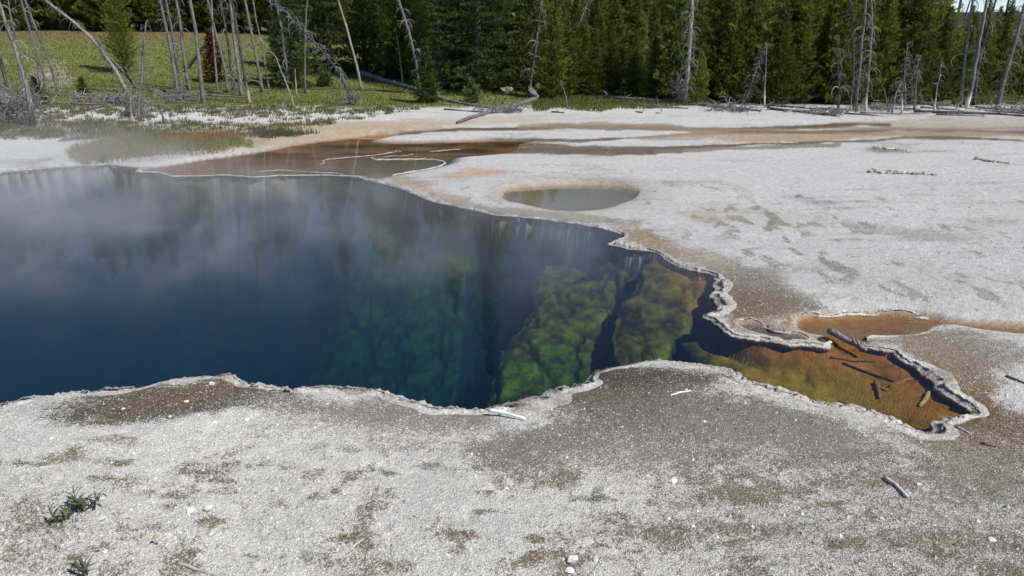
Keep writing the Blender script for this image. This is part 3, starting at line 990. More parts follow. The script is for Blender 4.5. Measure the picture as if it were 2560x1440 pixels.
# ------------------------------------------------------------------ sinter rim along the shore
def rim_mesh(outline, step, seed, name, poly, rs_=3, amp=0.05):
    o, nrm = refine(outline, step, rs_, amp)
    # refine() works on the raw outline again so that the rim follows the same wobble
    x, y, w = o[:, 0], o[:, 1], o[:, 2]
    # outward = away from the water
    test = sdf(poly, x + nrm[:, 0] * 0.05, y + nrm[:, 1] * 0.05)
    if np.mean(test > 0) < 0.5:
        nrm = -nrm
    # smooth normals
    for _ in range(6):
        nrm = 0.5 * nrm + 0.25 * (np.roll(nrm, 1, 0) + np.roll(nrm, -1, 0))
        nrm /= np.linalg.norm(nrm, axis=1)[:, None]
    s = np.cumsum(np.hypot(*(np.roll(o[:, :2], -1, 0) - o[:, :2]).T))
    prof = [(0.0, -0.09), (-0.04, -0.03), (-0.055, 0.006), (-0.035, 0.026), (0.055, 0.040), (0.22, 0.046), (0.40, 0.048), (0.58, 0.047), (0.76, 0.045), (0.94, 0.04), (1.1, 0.03), (1.25, 0.0)]
    lob = fbm(s * 9, s * 0 + 3.3, seed, 3)
    lob3 = fbm(s * 3.1, s * 0 + 5.7, seed + 7, 3)
    lob2 = fbm(s * 2.2, s * 0 + 8.1, seed + 5, 3)
    V = []
    Cc = []
    g = np.zeros(len(x))
    for k, (a, zq) in enumerate(prof):
        if a < 0.06:
            off = a * np.clip(w / 0.15, 0.25, 1.2) + (lob - 0.5) * 0.09 * np.clip(w / 0.15, 0.2, 1.1) * (1.0 if zq > -0.1 else 0.3)
        else:
            off = a * w * (0.15 + 1.5 * lob2)
        X_ = x + nrm[:, 0] * off
        Y_ = y + nrm[:, 1] * off
        n_ = fbm(X_ * 24, Y_ * 24, seed + 9, 3) - 0.5
        zz = zq * 0.72 * np.clip(w / 0.10, 0.35, 1.15) * (0.45 + 1.1 * lob3 if zq > 0.01 else 1.0) + (n_ * 0.05 + (fbm(X_ * 60, Y_ * 60, seed + 19, 2) - 0.5) * 0.025) * np.clip(w / 0.12, 0.3, 1) * (zq > 0)
        if k >= 4:
            gz = height(X_, Y_)
            zz = np.maximum(zz, gz + 0.004) if k < 10 else gz + (-0.003 if k == 10 else -0.04)
        V.append(np.stack([X_, Y_, zz], 1))
        base = np.array([0.50, 0.475, 0.435])
        if k <= 1:
            base = np.array([0.20, 0.15, 0.085])
        elif k == 2:
            base = np.array([0.42, 0.37, 0.29])
        elif k >= 10:
            base = np.array([0.36, 0.34, 0.31])
        cc = base[None, :] * (0.62 + 0.7 * fbm(X_ * 7, Y_ * 7, seed + 3, 4))[:, None]
        st = sstep(0.56, 0.72, fbm(X_ * 3.1, Y_ * 3.1, seed + 4, 4))[:, None] * 0.55
        cc = cc * (1 - st) + np.array([0.24, 0.19, 0.13])[None] * st
        Cc.append(cc)
    V = np.stack(V, 1)
    Cc = np.stack(Cc, 1)
    n, m = V.shape[:2]
    ok = (w > 0.012)
    F = []
    idx = np.arange(n)
    for k in range(m - 1):
        a = idx * m + k
        b = np.roll(idx, -1) * m + k
        f = np.stack([a, b, b + 1, a + 1], 1)
        F.append(f[ok & np.roll(ok, -1)])
    return np_mesh(name, V.reshape(-1, 3), np.concatenate(F), M_RIM, Cc.reshape(-1, 3), smooth=True)


rim = link('sinter_rim', rim_mesh(MAIN_W, 0.018, 91, 'sinter_rim', MAIN_POLY))
tag(rim, 'lumpy cream white sinter rim along the edge of the blue pool', 'mineral rim')
rim['kind'] = 'structure'


def ridge_line(name, pts, label, r=0.02, seed=1, col=(0.55, 0.5, 0.42), z=0.0):
    """thin scalloped mineral ridge standing out of shallow water"""
    rng = random.Random(seed)
    mb = MB()
    w = []
    for i in range(len(pts) - 1):
        a = Vector(P(*pts[i], z))
        b = Vector(P(*pts[i + 1], z))
        k = max(2, int((b - a).length / 0.06))
        for j in range(k):
            q = a.lerp(b, j / k)
            w.append(q + Vector((rng.uniform(-.02, .02), rng.uniform(-.035, .035), rng.uniform(-.004, .006))))
    mb.tube(w, [r * rng.uniform(0.55, 1.2) for _ in w], 5, col)
    o = link(name, mb.mesh(name, M_RIM))
    tag(o, label, 'mineral rim')
    o['kind'] = 'structure'
    return o


ridge_line('terrace_ridge', [(927, 394), (935, 399), (1011, 399), (1060, 398), (1090, 400), (1108, 403), (1113, 407), (1108, 412), (1092, 418), (1046, 427), (990, 436), (976, 440)], 'thin white ridge curling round the olive shallow pool', 0.019, 2)
ridge_line('terrace_ridge', [(800, 411), (812, 408), (806, 403), (820, 398), (870, 394), (900, 391), (935, 388), (985, 380)], 'broken white ridge line crossing the brown shallows', 0.008, 3)
ridge_line('terrace_ridge', [(650, 428), (700, 425), (760, 429), (820, 432), (865, 436)], 'thin white ridge near the lip of the brown shallows', 0.009, 4)
for k, seg in enumerate([[(955, 393), (985, 389), (1000, 391), (1040, 384)], [(1075, 379), (1100, 377), (1130, 374), (1160, 373)], [(960, 384), (985, 381), (990, 377), (1005, 380)]]):
    ridge_line('terrace_ridge', seg, ['short white ridge beside the ring pool', 'white crust line far right in the brown shallows', 'white wiggle ridge behind the ring pool'][k], 0.009, 20 + k, (0.42, 0.36, 0.28))

SW = np.array([(*P(p[0], p[1])[:2], 0.0 if (p[0] > 2600 or p[1] > 846 or p[0] < 2000 or (p[0] > 2320 and p[1] > 816)) else (0.012 if p[0] > 2300 else 0.03)) for p in STREAM])
BW = np.array([(*P(p[0], p[1])[:2], 0.025) for p in BROWN])
for W_, PL, lab, sd2, rsd in ((SW, STREAM_POLY, 'crusty white rim along the orange stream', 95, 7), (BW, BROWN_POLY, 'pale crust rim round the small brown puddle', 97, 8)):
    o = link('crust_rim', rim_mesh(W_, 0.03, sd2, 'crust_rim', PL, rsd))
    tag(o, lab, None, None, 'structure')

# ------------------------------------------------------------------ loose crumbs of sinter (uncountable)
rs = np.random.RandomState(5)


def crumbs(n, ymin, ymax, amin, amax, smin, smax, keep):
    y = ymin * (ymax / ymin) ** rs.rand(n)
    a = amin + (amax - amin) * rs.rand(n)
    x = a * (y + 0.6)
    c, dd, dw = ground_color_at(x, y)
    ok = (dd > 0.16) & (dw > 0.12) & (rs.rand(n) < keep(x, y, c))
    x, y, c = x[ok], y[ok], c[ok]
    n = len(x)
    z = height(x, y)
    s = smin * (smax / smin) ** (rs.rand(n) ** 2.4)
    base = np.array([(1, 0, -.2), (0, 1, -.2), (-1, 0, -.2), (0, -1, -.2), (0, 0, 1)], float)
    V = base[None] * (0.5 + 0.7 * rs.rand(n, 5, 1)) + 0.35 * (rs.rand(n, 5, 3) - 0.5)
    V *= s[:, None, None]
    V[:, :, 2] *= 0.8
    th = rs.rand(n) * 6.28
    cx, sx = np.cos(th)[:, None], np.sin(th)[:, None]
    vx = V[:, :, 0] * cx - V[:, :, 1] * sx + x[:, None]
    vy = V[:, :, 0] * sx + V[:, :, 1] * cx + y[:, None]
    vz = V[:, :, 2] + z[:, None]
    V = np.stack([vx, vy, vz], 2)
    f = np.array([(0, 1, 4), (1, 2, 4), (2, 3, 4), (3, 0, 4)])
    F = (f[None] + (np.arange(n) * 5)[:, None, None]).reshape(-1, 3)
    t = rs.rand(n, 1)
    white = np.array([0.66, 0.645, 0.605])[None] * (0.6 + 0.4 * rs.rand(n, 1)) * (0.72 + 0.28 * np.clip(c.mean(1, keepdims=True) / 0.4, 0, 1))
    col = np.where(t < 0.22 + 0.4 * np.clip(c.mean(1, keepdims=True) / 0.45, 0, 1), white, np.where(t < 0.85, c * 1.1 + 0.03, c * 0.5))
    Cc = np.repeat(col, 5, 0)
    return V.reshape(-1, 3), F, Cc


V, F, Cc = crumbs(380000, 3.3, 9.0, -0.78, 0.78, 0.0028, 0.011, lambda x, y, c: 0.25 + 0.75 * fbm(x * 1.5, y * 1.5, 4, 3))
o = link('gravel', np_mesh('gravel', V, F, M_PEBBLE, Cc))
tag(o, 'loose white and grey sinter crumbs covering the near ground', None, None, 'stuff')
V, F, Cc = crumbs(5000, 3.3, 8.0, -0.78, 0.78, 0.010, 0.028, lambda x, y, c: 0.4 + 0 * x)
V[:, 2] -= 0.002
o = link('gravel', np_mesh('gravel', V, F, M_PEBBLE, Cc))
tag(o, 'larger flat sinter flakes strewn over the near ground', None, None, 'stuff')
V, F, Cc = crumbs(70000, 8.0, 24.0, -0.72, 0.72, 0.006, 0.022, lambda x, y, c: 0.15 + 0.6 * sstep(0.45, 0.62, fbm(x * 0.9, y * 0.9, 6, 4)))
o = link('gravel', np_mesh('gravel', V, F, M_PEBBLE, Cc))
tag(o, 'scattered pale crumbs on the white flat beyond the pool', None, None, 'stuff')

# ------------------------------------------------------------------ grass (uncountable)


def blades(pos, hgt, wid, cols, lean=0.35):
    n = len(pos)
    th = rs.rand(n) * 6.28
    s = np.stack([np.cos(th), np.sin(th), 0 * th], 1) * wid[:, None]
    tip = pos + np.stack([(rs.rand(n) - 0.5) * 2 * lean * hgt, (rs.rand(n) - 0.5) * 2 * lean * hgt, hgt], 1)
    V = np.stack([pos - s, pos + s, tip], 1).reshape(-1, 3)
    F = np.arange(n * 3).reshape(-1, 3)
    return V, F, np.repeat(cols, 3, 0)


def region_points(n, x0, x1, y0, y1, keep):
    """points whose picture positions are spread evenly over a photo region, put on the ground"""
    pxs = x0 + (x1 - x0) * rs.rand(n)
    pyy = y0 + (y1 - y0) * rs.rand(n)
    dx = (pxs - 1280) / FPX
    dy = -(pyy - 720) / FPX
    D = np.stack([dx, CP + dy * SP, -SP + dy * CP], 1)
    t = np.full(n, 10.0)
    done = np.zeros(n, bool)
    ts = np.exp(np.linspace(math.log(8), math.log(170), 260))
    prev = ts[0]
    for tt in ts:
        hx = hill(D[:, 0] * tt, D[:, 1] * tt) + 0.125 + 0.07 * np.clip((D[:, 1] * tt - 20) / 10, 0, 1)
        hit = (~done) & (CAM_H + D[:, 2] * tt < hx)
        t[hit] = prev + (tt - prev) * rs.rand(hit.sum())
        done |= hit
        prev = tt
    x, y = D[:, 0] * t, D[:, 1] * t
    ok = done & keep(pxs, pyy, x, y)
    x, y = x[ok], y[ok]
    return np.stack([x, y, height(x, y) - 0.01], 1), pxs[ok], pyy[ok]


def grass(name, label, pts, hmin, hmax, wid, colf, lean=0.35):
    pos, gx, gy = pts
    n = len(pos)
    hgt = hmin + (hmax - hmin) * rs.rand(n)
    V, F, Cc = blades(pos, hgt, wid * (0.7 + 0.6 * rs.rand(n)) * np.clip(pos[:, 1] / 25, 0.5, 2.5), colf(gx, gy, pos, n), lean)
    o = link(name, np_mesh(name, V, F, M_GRASS, Cc))
    tag(o, label, None, None, 'stuff')


def gcol_meadow(gx, gy, pos, n):
    c = np.array([0.165, 0.19, 0.048])[None] * (0.8 + 0.4 * rs.rand(n, 1))
    w = sstep(116, 88, gy + 16 * (fbm(pos[:, 0] * .2, pos[:, 1] * .2, 3, 3) - .5)) * sstep(1000, 700, gx) * 0.8
    c = c * (1 - w[:, None]) + np.array([0.26, 0.175, 0.085])[None] * (0.8 + 0.4 * rs.rand(n, 1)) * w[:, None]
    w = sstep(0.55, 0.7, fbm(pos[:, 0] * .35, pos[:, 1] * .35, 8, 4)) * 0.55
    return c * (1 - w[:, None]) + np.array([0.17, 0.135, 0.06])[None] * w[:, None]


grass('meadow_grass', 'short green meadow grass behind the dead trunks', region_points(60000, -150, 1450, 60, 268, lambda a, b, x, y: (y > 25) & (rs.rand(len(a)) < 0.9)), 0.03, 0.11, 0.02, gcol_meadow)
grass('meadow_grass', 'strip of green grass in front of the pine forest', region_points(16000, 1330, 1800, 225, 283, lambda a, b, x, y: b < 280 - 14 * vnoise(a * .02, a * 0, 4) - 8 * sstep(1650, 1800, a)), 0.05, 0.14, 0.018,
      lambda a, b, p, n: np.array([0.16, 0.175, 0.05])[None] * (0.7 + 0.6 * rs.rand(n, 1)))
grass('meadow_grass', 'patch of green grass behind the right hand dead trunks', region_points(6000, 2380, 2700, 236, 262, lambda a, b, x, y: rs.rand(len(a)) < 0.8), 0.08, 0.22, 0.022,
      lambda a, b, p, n: np.array([0.13, 0.16, 0.04])[None] * (0.7 + 0.6 * rs.rand(n, 1)))
# clumped tufts on the white ground, left shore
cl, _, _ = region_points(1700, -100, 1080, 268, 350, lambda a, b, x, y: rs.rand(len(a)) < np.where(b < 300, 0.75, 0.55) * (a < 1080 - (b - 268) * 6) * (1 - 0.5 * sstep(282, 292, b) * sstep(312, 302, b)))
k = 26
off = rs.randn(len(cl), k, 2) * np.array([0.10, 0.10]) * (0.5 + rs.rand(len(cl), 1, 1))
pos = np.concatenate([cl[:, None, :2] + off, np.repeat(cl[:, None, 2:], k, 1)], 2).reshape(-1, 3)
pos[:, 2] = height(pos[:, 0], pos[:, 1]) - 0.01
base = np.array([[0.17, 0.17, 0.07], [0.22, 0.18, 0.09], [0.14, 0.155, 0.055]])[rs.randint(0, 3, len(cl))]
grass('grass_tufts', 'low grey green grass tufts dotted over the white ground', (pos, pos[:, 0], pos[:, 1]), 0.04, 0.16, 0.014, lambda a, b, p, n: np.repeat(base, k, 0) * (0.7 + 0.6 * rs.rand(n, 1)), 0.6)
# rusty sedge bed by the shore


def sedge_keep(a, b, x, y):
    top = np.interp(a, [170, 260, 340, 480, 590, 620], [372, 352, 340, 334, 336, 350])
    bot = np.interp(a, [170, 215, 300, 420, 560, 610], [392, 412, 394, 384, 374, 362])
    e = np.minimum(np.minimum(b - top, bot - b) / 10, np.minimum(a - 165, 625 - a) / 40)
    return rs.rand(len(a)) < np.clip(e + 0.9 * (fbm(x * 2, y * 2, 15, 3) - 0.3), 0, 1) * (e > -0.4)


grass('sedge_grass', 'dense rusty brown sedge bed on the far left shore', region_points(24000, 150, 640, 328, 418, sedge_keep), 0.06, 0.24, 0.011,
      lambda a, b, p, n: (np.array([0.30, 0.19, 0.045])[None] * (1 - sstep(0.4, 0.65, fbm(p[:, 0] * 1.2, p[:, 1] * 1.2, 9, 3))[:, None]) + np.array([0.22, 0.22, 0.06])[None] * sstep(0.4, 0.65, fbm(p[:, 0] * 1.2, p[:, 1] * 1.2, 9, 3))[:, None]) * (0.7 + 0.6 * rs.rand(n, 1)), 0.25)
grass('sedge_grass', 'thin grey green sedge fringe behind the brown shallows', region_points(5200, 620, 860, 322, 350, lambda a, b, x, y: (b < 349 - (a - 620) * .06 - 16 * vnoise(a * .03, a * 0, 7)) & (b > 318 + 14 * vnoise(a * .02, a * 0, 8)) & (rs.rand(len(a)) < sstep(600, 660, a) * sstep(870, 760, a))), 0.08, 0.2, 0.012,
      lambda a, b, p, n: np.array([0.14, 0.135, 0.06])[None] * (0.7 + 0.6 * rs.rand(n, 1)), 0.3)
grass('sedge_grass', 'sparse olive grass on the far left bank', region_points(9000, -100, 420, 306, 352, lambda a, b, x, y: rs.rand(len(a)) < 0.75 * sstep(0.4, 0.6, fbm(x * 0.8, y * 0.8, 12, 3))), 0.06, 0.18, 0.012,
      lambda a, b, p, n: np.array([0.14, 0.13, 0.055])[None] * (0.7 + 0.6 * rs.rand(n, 1)), 0.4)


# ------------------------------------------------------------------ living conifers
def crown_mesh(name, H, R, z0, seed, kind, col, col2):
    r = np.random.RandomState(seed)
    Ps, Ds, Ls, Ws, Cs = [], [], [], [], []
    z = z0
    while z < H * 0.985:
        u = (z - z0) / (H - z0)
        prof = (1 - u) ** (0.75 if kind == 'pine' else 0.9) * min(1, 0.78 + u * 4)
        nb = r.randint(4, 7) if u < 0.9 else 4
        a0 = r.rand() * 6.28
        for b in range(nb):
            L = max(0.10, R * prof * (0.6 + 0.6 * r.rand()))
            a = a0 + b * 6.28 / nb + r.randn() * 0.25
            el = (0.35 + 0.5 * u if kind == 'pine' else -0.12 + 0.6 * u) + r.randn() * 0.10
            out = np.array([math.cos(a), math.sin(a), 0])
            side = np.array([-math.sin(a), math.cos(a), 0])
            dens = 0.034 if kind == 'pine' else 0.030
            m = max(5, int(L / dens))
            t = np.sort(0.12 + 0.88 * r.rand(m))
            spread = (r.rand(m) - 0.5) * 2 * 0.34 * L * (1 - (t - 0.35) ** 2 * 0.9) * (0.4 + 0.6 * t)
            rad = t * L
            zz = z + rad * math.sin(el) + (0.22 * L * t * t if kind == 'pine' else 0.14 * L * (t * t - t * 0.8)) + r.randn(m) * 0.025 - np.abs(spread) * 0.15
            p = out[None] * (rad * math.cos(el))[:, None] + side[None] * spread[:, None]
            p[:, 2] = zz
            k = 4
            p = np.repeat(p, k, 0) + r.randn(m * k, 3) * 0.02
            tt = np.repeat(t, k)
            dirv = out[None] * 0.75 + side[None] * np.repeat(np.sign(spread) * 0.45, k)[:, None] + np.array([0, 0, 0.75 if kind == 'pine' else 0.12])[None] + r.randn(m * k, 3) * 0.45
            dirv /= np.linalg.norm(dirv, axis=1)[:, None]
            Ps.append(p)
            Ds.append(dirv)
            Ls.append((0.085 + 0.07 * r.rand(m * k)))
            Ws.append(0.011 + 0.010 * r.rand(m * k))
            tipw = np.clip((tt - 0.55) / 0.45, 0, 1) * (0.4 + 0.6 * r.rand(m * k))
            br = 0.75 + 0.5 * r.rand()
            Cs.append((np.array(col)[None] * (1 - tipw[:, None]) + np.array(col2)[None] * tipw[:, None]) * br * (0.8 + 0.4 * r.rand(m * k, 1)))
        z += (0.10 + 0.07 * r.rand()) * (H / 5.0) ** 0.35
    Pp = np.concatenate(Ps)
    D = np.concatenate(Ds)
    L = np.concatenate(Ls)
    W = np.concatenate(Ws)
    Cq = np.concatenate(Cs)
    q = r.randn(len(Pp), 3)
    s = np.cross(D, q)
    s /= np.linalg.norm(s, axis=1)[:, None] + 1e-9
    s *= W[:, None]
    V = np.stack([Pp - s, Pp + s, Pp + D * L[:, None]], 1).reshape(-1, 3)
    F = np.arange(len(V)).reshape(-1, 3)
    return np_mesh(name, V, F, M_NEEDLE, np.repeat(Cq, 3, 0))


def trunk_mesh(name, H, r0, seed, col=(0.10, 0.085, 0.07)):
    rng = random.Random(seed)
    mb = MB()
    pts = [(rng.uniform(-.02, .02) * i, rng.uniform(-.02, .02) * i, -0.15 + (H * 0.97 + .15) * i / 7) for i in range(8)]
    mb.tube(pts, [r0 * (1.25 if i == 0 else 1) * (1 - i / 7.6) + 0.004 for i in range(8)], 7, col)
    return mb.mesh(name, M_BARK)


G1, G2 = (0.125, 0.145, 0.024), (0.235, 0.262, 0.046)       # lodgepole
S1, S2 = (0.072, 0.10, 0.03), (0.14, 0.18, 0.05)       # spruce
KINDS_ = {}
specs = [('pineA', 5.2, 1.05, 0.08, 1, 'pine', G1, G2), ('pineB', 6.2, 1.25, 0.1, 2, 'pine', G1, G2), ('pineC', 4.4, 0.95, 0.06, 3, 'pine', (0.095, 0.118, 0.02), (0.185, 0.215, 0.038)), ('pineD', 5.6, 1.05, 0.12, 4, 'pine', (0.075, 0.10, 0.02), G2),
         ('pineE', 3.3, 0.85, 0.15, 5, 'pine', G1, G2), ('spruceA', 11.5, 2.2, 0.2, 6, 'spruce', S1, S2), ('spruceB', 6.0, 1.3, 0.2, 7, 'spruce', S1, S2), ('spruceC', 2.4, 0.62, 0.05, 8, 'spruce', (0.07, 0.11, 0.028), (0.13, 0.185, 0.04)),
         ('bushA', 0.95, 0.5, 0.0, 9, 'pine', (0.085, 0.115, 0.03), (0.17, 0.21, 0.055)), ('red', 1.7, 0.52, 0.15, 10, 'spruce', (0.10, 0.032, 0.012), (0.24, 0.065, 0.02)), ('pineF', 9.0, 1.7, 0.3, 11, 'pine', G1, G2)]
for nm, H, R, z0, sd_, kd, c1, c2 in specs:
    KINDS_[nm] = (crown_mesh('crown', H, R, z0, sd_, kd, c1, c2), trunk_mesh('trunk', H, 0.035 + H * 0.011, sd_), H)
rng = random.Random(77)


def tree(kind, loc, scale, label, name='pine_tree', cat='pine tree', group=None, wide=1.0):
    crown, trunk, H = KINDS_[kind]
    ta = loc[0] / loc[1]
    if 0.025 < ta < 0.19 and 'spruce' not in kind and loc[1] > 25:      # lower stretch of forest beyond the small pond
        top = loc[1] * math.tan(math.radians(rng.uniform(10.2, 11.3) + (1.3 if ta < 0.06 else 0))) - 3.0
        scale = min(scale, max(top - loc[2], 1.2) / H)
        wide = max(wide, 1.25)
    e = empty(name, loc, label, cat, group, rng.uniform(0, 6.28))
    for nm, me in (('crown', crown), ('trunk', trunk)):
        o = link(nm, me, e)
        o.scale = (scale * wide, scale * wide, scale)
        if nm == 'crown':
            pass
    e.rotation_euler[0] = rng.uniform(-.03, .03)
    e.rotation_euler[1] = rng.uniform(-.03, .03)
    return e


# individually placed trees: kind, base px, base py, scale, label
SINGLE = [
    ('pineF', 312, 182, 0.62, 'green pine standing alone in the meadow behind the bushy grey snag', 'pine_tree', 'pine tree'),
    ('red', 537, 206, 1.35, 'small rust red dead pine among the grey trunks', 'dead_pine', 'pine tree'),
    ('bushA', 97, 262, 0.95, 'small round green pine shrub at the foot of the left brush pile', 'pine_shrub', 'shrub'),
    ('spruceB', 735, 218, 0.95, 'open green spruce threaded by the black and grey trunks', 'spruce_tree', 'spruce tree'),
    ('spruceB', 700, 205, 0.5, 'low green spruce left of the open spruce', 'spruce_tree', 'spruce tree'),
    ('spruceB', 828, 182, 1.5, 'tall yellow green spruce behind the draped leaning snag', 'spruce_tree', 'spruce tree'),
    ('bushA', 812, 216, 0.9, 'low dark spruce shrub at the foot of the draped leaning snag', 'spruce_shrub', 'shrub'),
    ('pineB', 915, 172, 1.3, 'dense green pine left of the charred stump', 'pine_tree', 'pine tree'),
    ('spruceB', 958, 178, 0.95, 'blue green spruce close to the charred stump', 'spruce_tree', 'spruce tree'),
    ('spruceC', 1068, 256, 0.93, 'small bright green spruce in front of two grey snags', 'spruce_tree', 'spruce tree'),
    ('spruceA', 1192, 228, 1.05, 'large dark spruce right of the curly branched snag', 'spruce_tree', 'spruce tree'),
    ('spruceA', 1135, 215, 0.85, 'tall dark spruce partly hidden by the curly branched snag', 'spruce_tree', 'spruce tree'),
    ('spruceB', 1262, 222, 1.15, 'dark spruce at the right side of the large dark spruce', 'spruce_tree', 'spruce tree'),
    ('bushA', 1180, 257, 0.82, 'pale green conifer shrub in front of the large dark spruce', 'spruce_shrub', 'shrub'),
    ('pineB', 1010, 195, 1.2, 'green pine behind the yellow based broken snag', 'pine_tree', 'pine tree'),
    ('pineA', 1055, 200, 1.1, 'green pine between the two grey snags at the small spruce', 'pine_tree', 'pine tree'),
    ('pineA', 1380, 246, 0.95, 'bushy green pine right behind the big fallen root wad', 'pine_tree', 'pine tree'),
    ('pineC', 1415, 240, 1.05, 'green pine beside the thin leaning pole', 'pine_tree', 'pine tree'),
    ('pineD', 1325, 225, 1.05, 'green pine behind the dark curly snag', 'pine_tree', 'pine tree'),
    ('bushA', 210, 240, 0.7, 'tiny green pine seedling beside the left fallen trunks', 'pine_shrub', 'shrub'),
    ('bushA', 740, 222, 0.7, 'low green conifer shrub by the broken yellow stump', 'spruce_shrub', 'shrub'),
    ('pineE', 1745, 262, 0.55, 'small yellow green pine right of the draped snag on the fallen log', 'pine_tree', 'pine tree'),
]
for kd, bx_, by_, s, lab, nm, cat in SINGLE:
    tree(kd, G(bx_, by_) - Vector((0, 0, 0.03)), s, lab, nm, cat)

# the forest wall on the right, row behind row
front_refs = ['beside the fallen trunk with the upright splinter', 'left of the draped snag', 'behind the draped snag on the log', 'right of the draped snag', 'behind the fallen trunk with many stubs', 'left of the leaning bushy snag',
              'behind the leaning bushy snag', 'between the leaning bushy snag and the curly one', 'left of the curly snag', 'behind the curly short snag', 'left of the tight snag pair', 'behind the yellow based snag pair', 'right of the yellow based snag pair',
              'behind the white footed snag', 'left of the forked short snags', 'behind the forked short snags', 'behind the drooping grey snag', 'right of the drooping grey snag', 'behind the thin white based snag',
              'left of the three tall leaning snags', 'behind the three tall leaning snags', 'right of the three tall leaning snags', 'behind the last bushy snag', 'beyond the last bushy snag']
WALL = 'young pines in the forest wall'
ri = 0
x_ = 1435
while x_ < 2640:
    by_ = np.interp(x_, [1435, 1600, 1750, 1900, 2330, 2400, 2560], [240, 243, 252, 259, 258, 248, 244]) + rng.uniform(-4, 4)
    p = G(x_, by_)
    kd = rng.choice(['pineA', 'pineB', 'pineC', 'pineD', 'pineA', 'pineC'])
    s = rng.uniform(0.82, 1.08) * np.interp(x_, [1435, 1800, 2200, 2350, 2640], [0.9, 0.92, 0.9, 0.72, 0.66])
    lab = 'young green pine at the forest edge ' + front_refs[min(ri, len(front_refs) - 1)]
    tree(kd, p - Vector((0, 0, 0.05)), s, lab, group=WALL)
    ri += 1
    x_ += 50 + rng.uniform(-6, 8)
for row, (dist, n) in enumerate(((33.5, 26), (36.5, 28), (40, 30), (45, 30), (52, 30))):
    for i in range(n):
        a = 0.055 + (0.70 - 0.055) * (i + rng.uniform(-.35, .35)) / n
        y = dist + rng.uniform(-1.2, 1.2)
        x = a * y
        z = float(height(np.array([x]), np.array([y]))[0])
        hs = np.interp(a, [0, 0.24, 0.30, 9], [0.80, 0.80, 1.0, 1.0]) * np.interp(a, [0, 0.38, 0.48, 0.52, 0.75], [1.05, 1.05, 0.80, 0.56, 0.56]) * (1 + 0.05 * row if a < 0.45 else 1.0)
        tree(rng.choice(['pineA', 'pineB', 'pineC', 'pineD']), (x, y, z - 0.05), hs * rng.uniform(0.85, 1.12) * (1.0 if a > 0.45 else 1.05), 'young green pine deep in the crowded forest wall behind the white flat', group='pines deep in the forest wall', wide=rng.uniform(0.95, 1.25))
for bx_, by_, s, lab in ((2300, 232, 1.25, 'tallest dark pine of the forest wall, against the sky'), (2180, 232, 1.35, 'tall dark pine rising behind the yellow based snags'), (1985, 232, 1.3, 'tall dark pine behind the left part of the log jam')):
    tree('pineF', G(bx_, by_) - Vector((0, 0, 0.05)), s * 0.8, lab)

# tree line at the top of the meadow and on the slope behind
for i in range(34):
    bx_ = -120 + 1080 * (i + rng.uniform(-.3, .3)) / 34
    if 108 < bx_ < 160:
        continue
    by_ = np.interp(bx_, [-100, 120, 480, 700, 900], [80, 76, 76, 84, 100]) + rng.uniform(-2, 3)
    tree(rng.choice(['pineA', 'pineB', 'pineD', 'pineF']), G(bx_, by_) - Vector((0, 0, 0.05)), rng.uniform(1.25, 1.7) if bx_ > 0 else 1.5, 'green pine in the tree line at the top of the meadow', group='pines along the top of the meadow', wide=1.25)
for i in range(80):
    a = -0.72 + 0.86 * (i + rng.uniform(-.4, .4)) / 80
    if -0.555 < a < -0.53 or -0.20 < a < -0.165 or -0.01 < a < 0.02:
        continue
    y = rng.choice([70, 76, 84, 95]) + rng.uniform(-3, 3)
    x = a * y
    tree(rng.choice(['pineA', 'pineB', 'pineD', 'pineF']), (x, y, float(height(np.array([x]), np.array([y]))[0]) - 0.05), rng.uniform(1.2, 1.7), 'green pine on the slope behind the meadow tree line', group='pines on the slope behind the meadow', wide=1.2)
for i in range(12):
    a = -0.10 + 0.16 * (i + rng.uniform(-.4, .4)) / 12
    if -0.01 < a < 0.02:
        continue
    y = rng.uniform(40, 50)
    x = a * y
    tree(rng.choice(['pineA', 'pineB', 'spruceB']), (x, y, float(height(np.array([x]), np.array([y]))[0]) - 0.05), rng.uniform(1.1, 1.5), 'green pine in the gap behind the large dark spruce', group='pines behind the large dark spruce', wide=1.15)

# distant wooded ridge on the right
mb = MB()
nR = 160
V = []
for i in range(nR):
    a = 0.15 + 1.1 * i / (nR - 1)
    hgt = 15 + 8 * float(vnoise(np.array([i * .05]), np.array([0.0]), 3)[0]) + 2.2 * float(vnoise(np.array([i * 0.9]), np.array([5.0]), 4)[0])
    V += [(a * 1500, 1500, -5), (a * 1520, 1520, hgt), (a * 1700, 1700, hgt * .7), (a * 1750, 1750, -5)]
F = []
for i in range(nR - 1):
    for k in range(3):
        q = i * 4 + k
        F.append((q, q + 4, q + 5, q + 1))
o = link('hills', np_mesh('hills', V, F, M_NEEDLE, np.tile(np.array([0.05, 0.07, 0.07]), (len(V), 1))))  # distance haze put into the bluish vertex colour
tag(o, 'far wooded ridge under the sky at the right edge', None, None, 'structure')

# ------------------------------------------------------------------ dead standing trunks
GREY, DARK, PALE, BLACK = (0.145, 0.14, 0.135), (0.07, 0.066, 0.062), (0.22, 0.20, 0.17), (0.018, 0.017, 0.017)


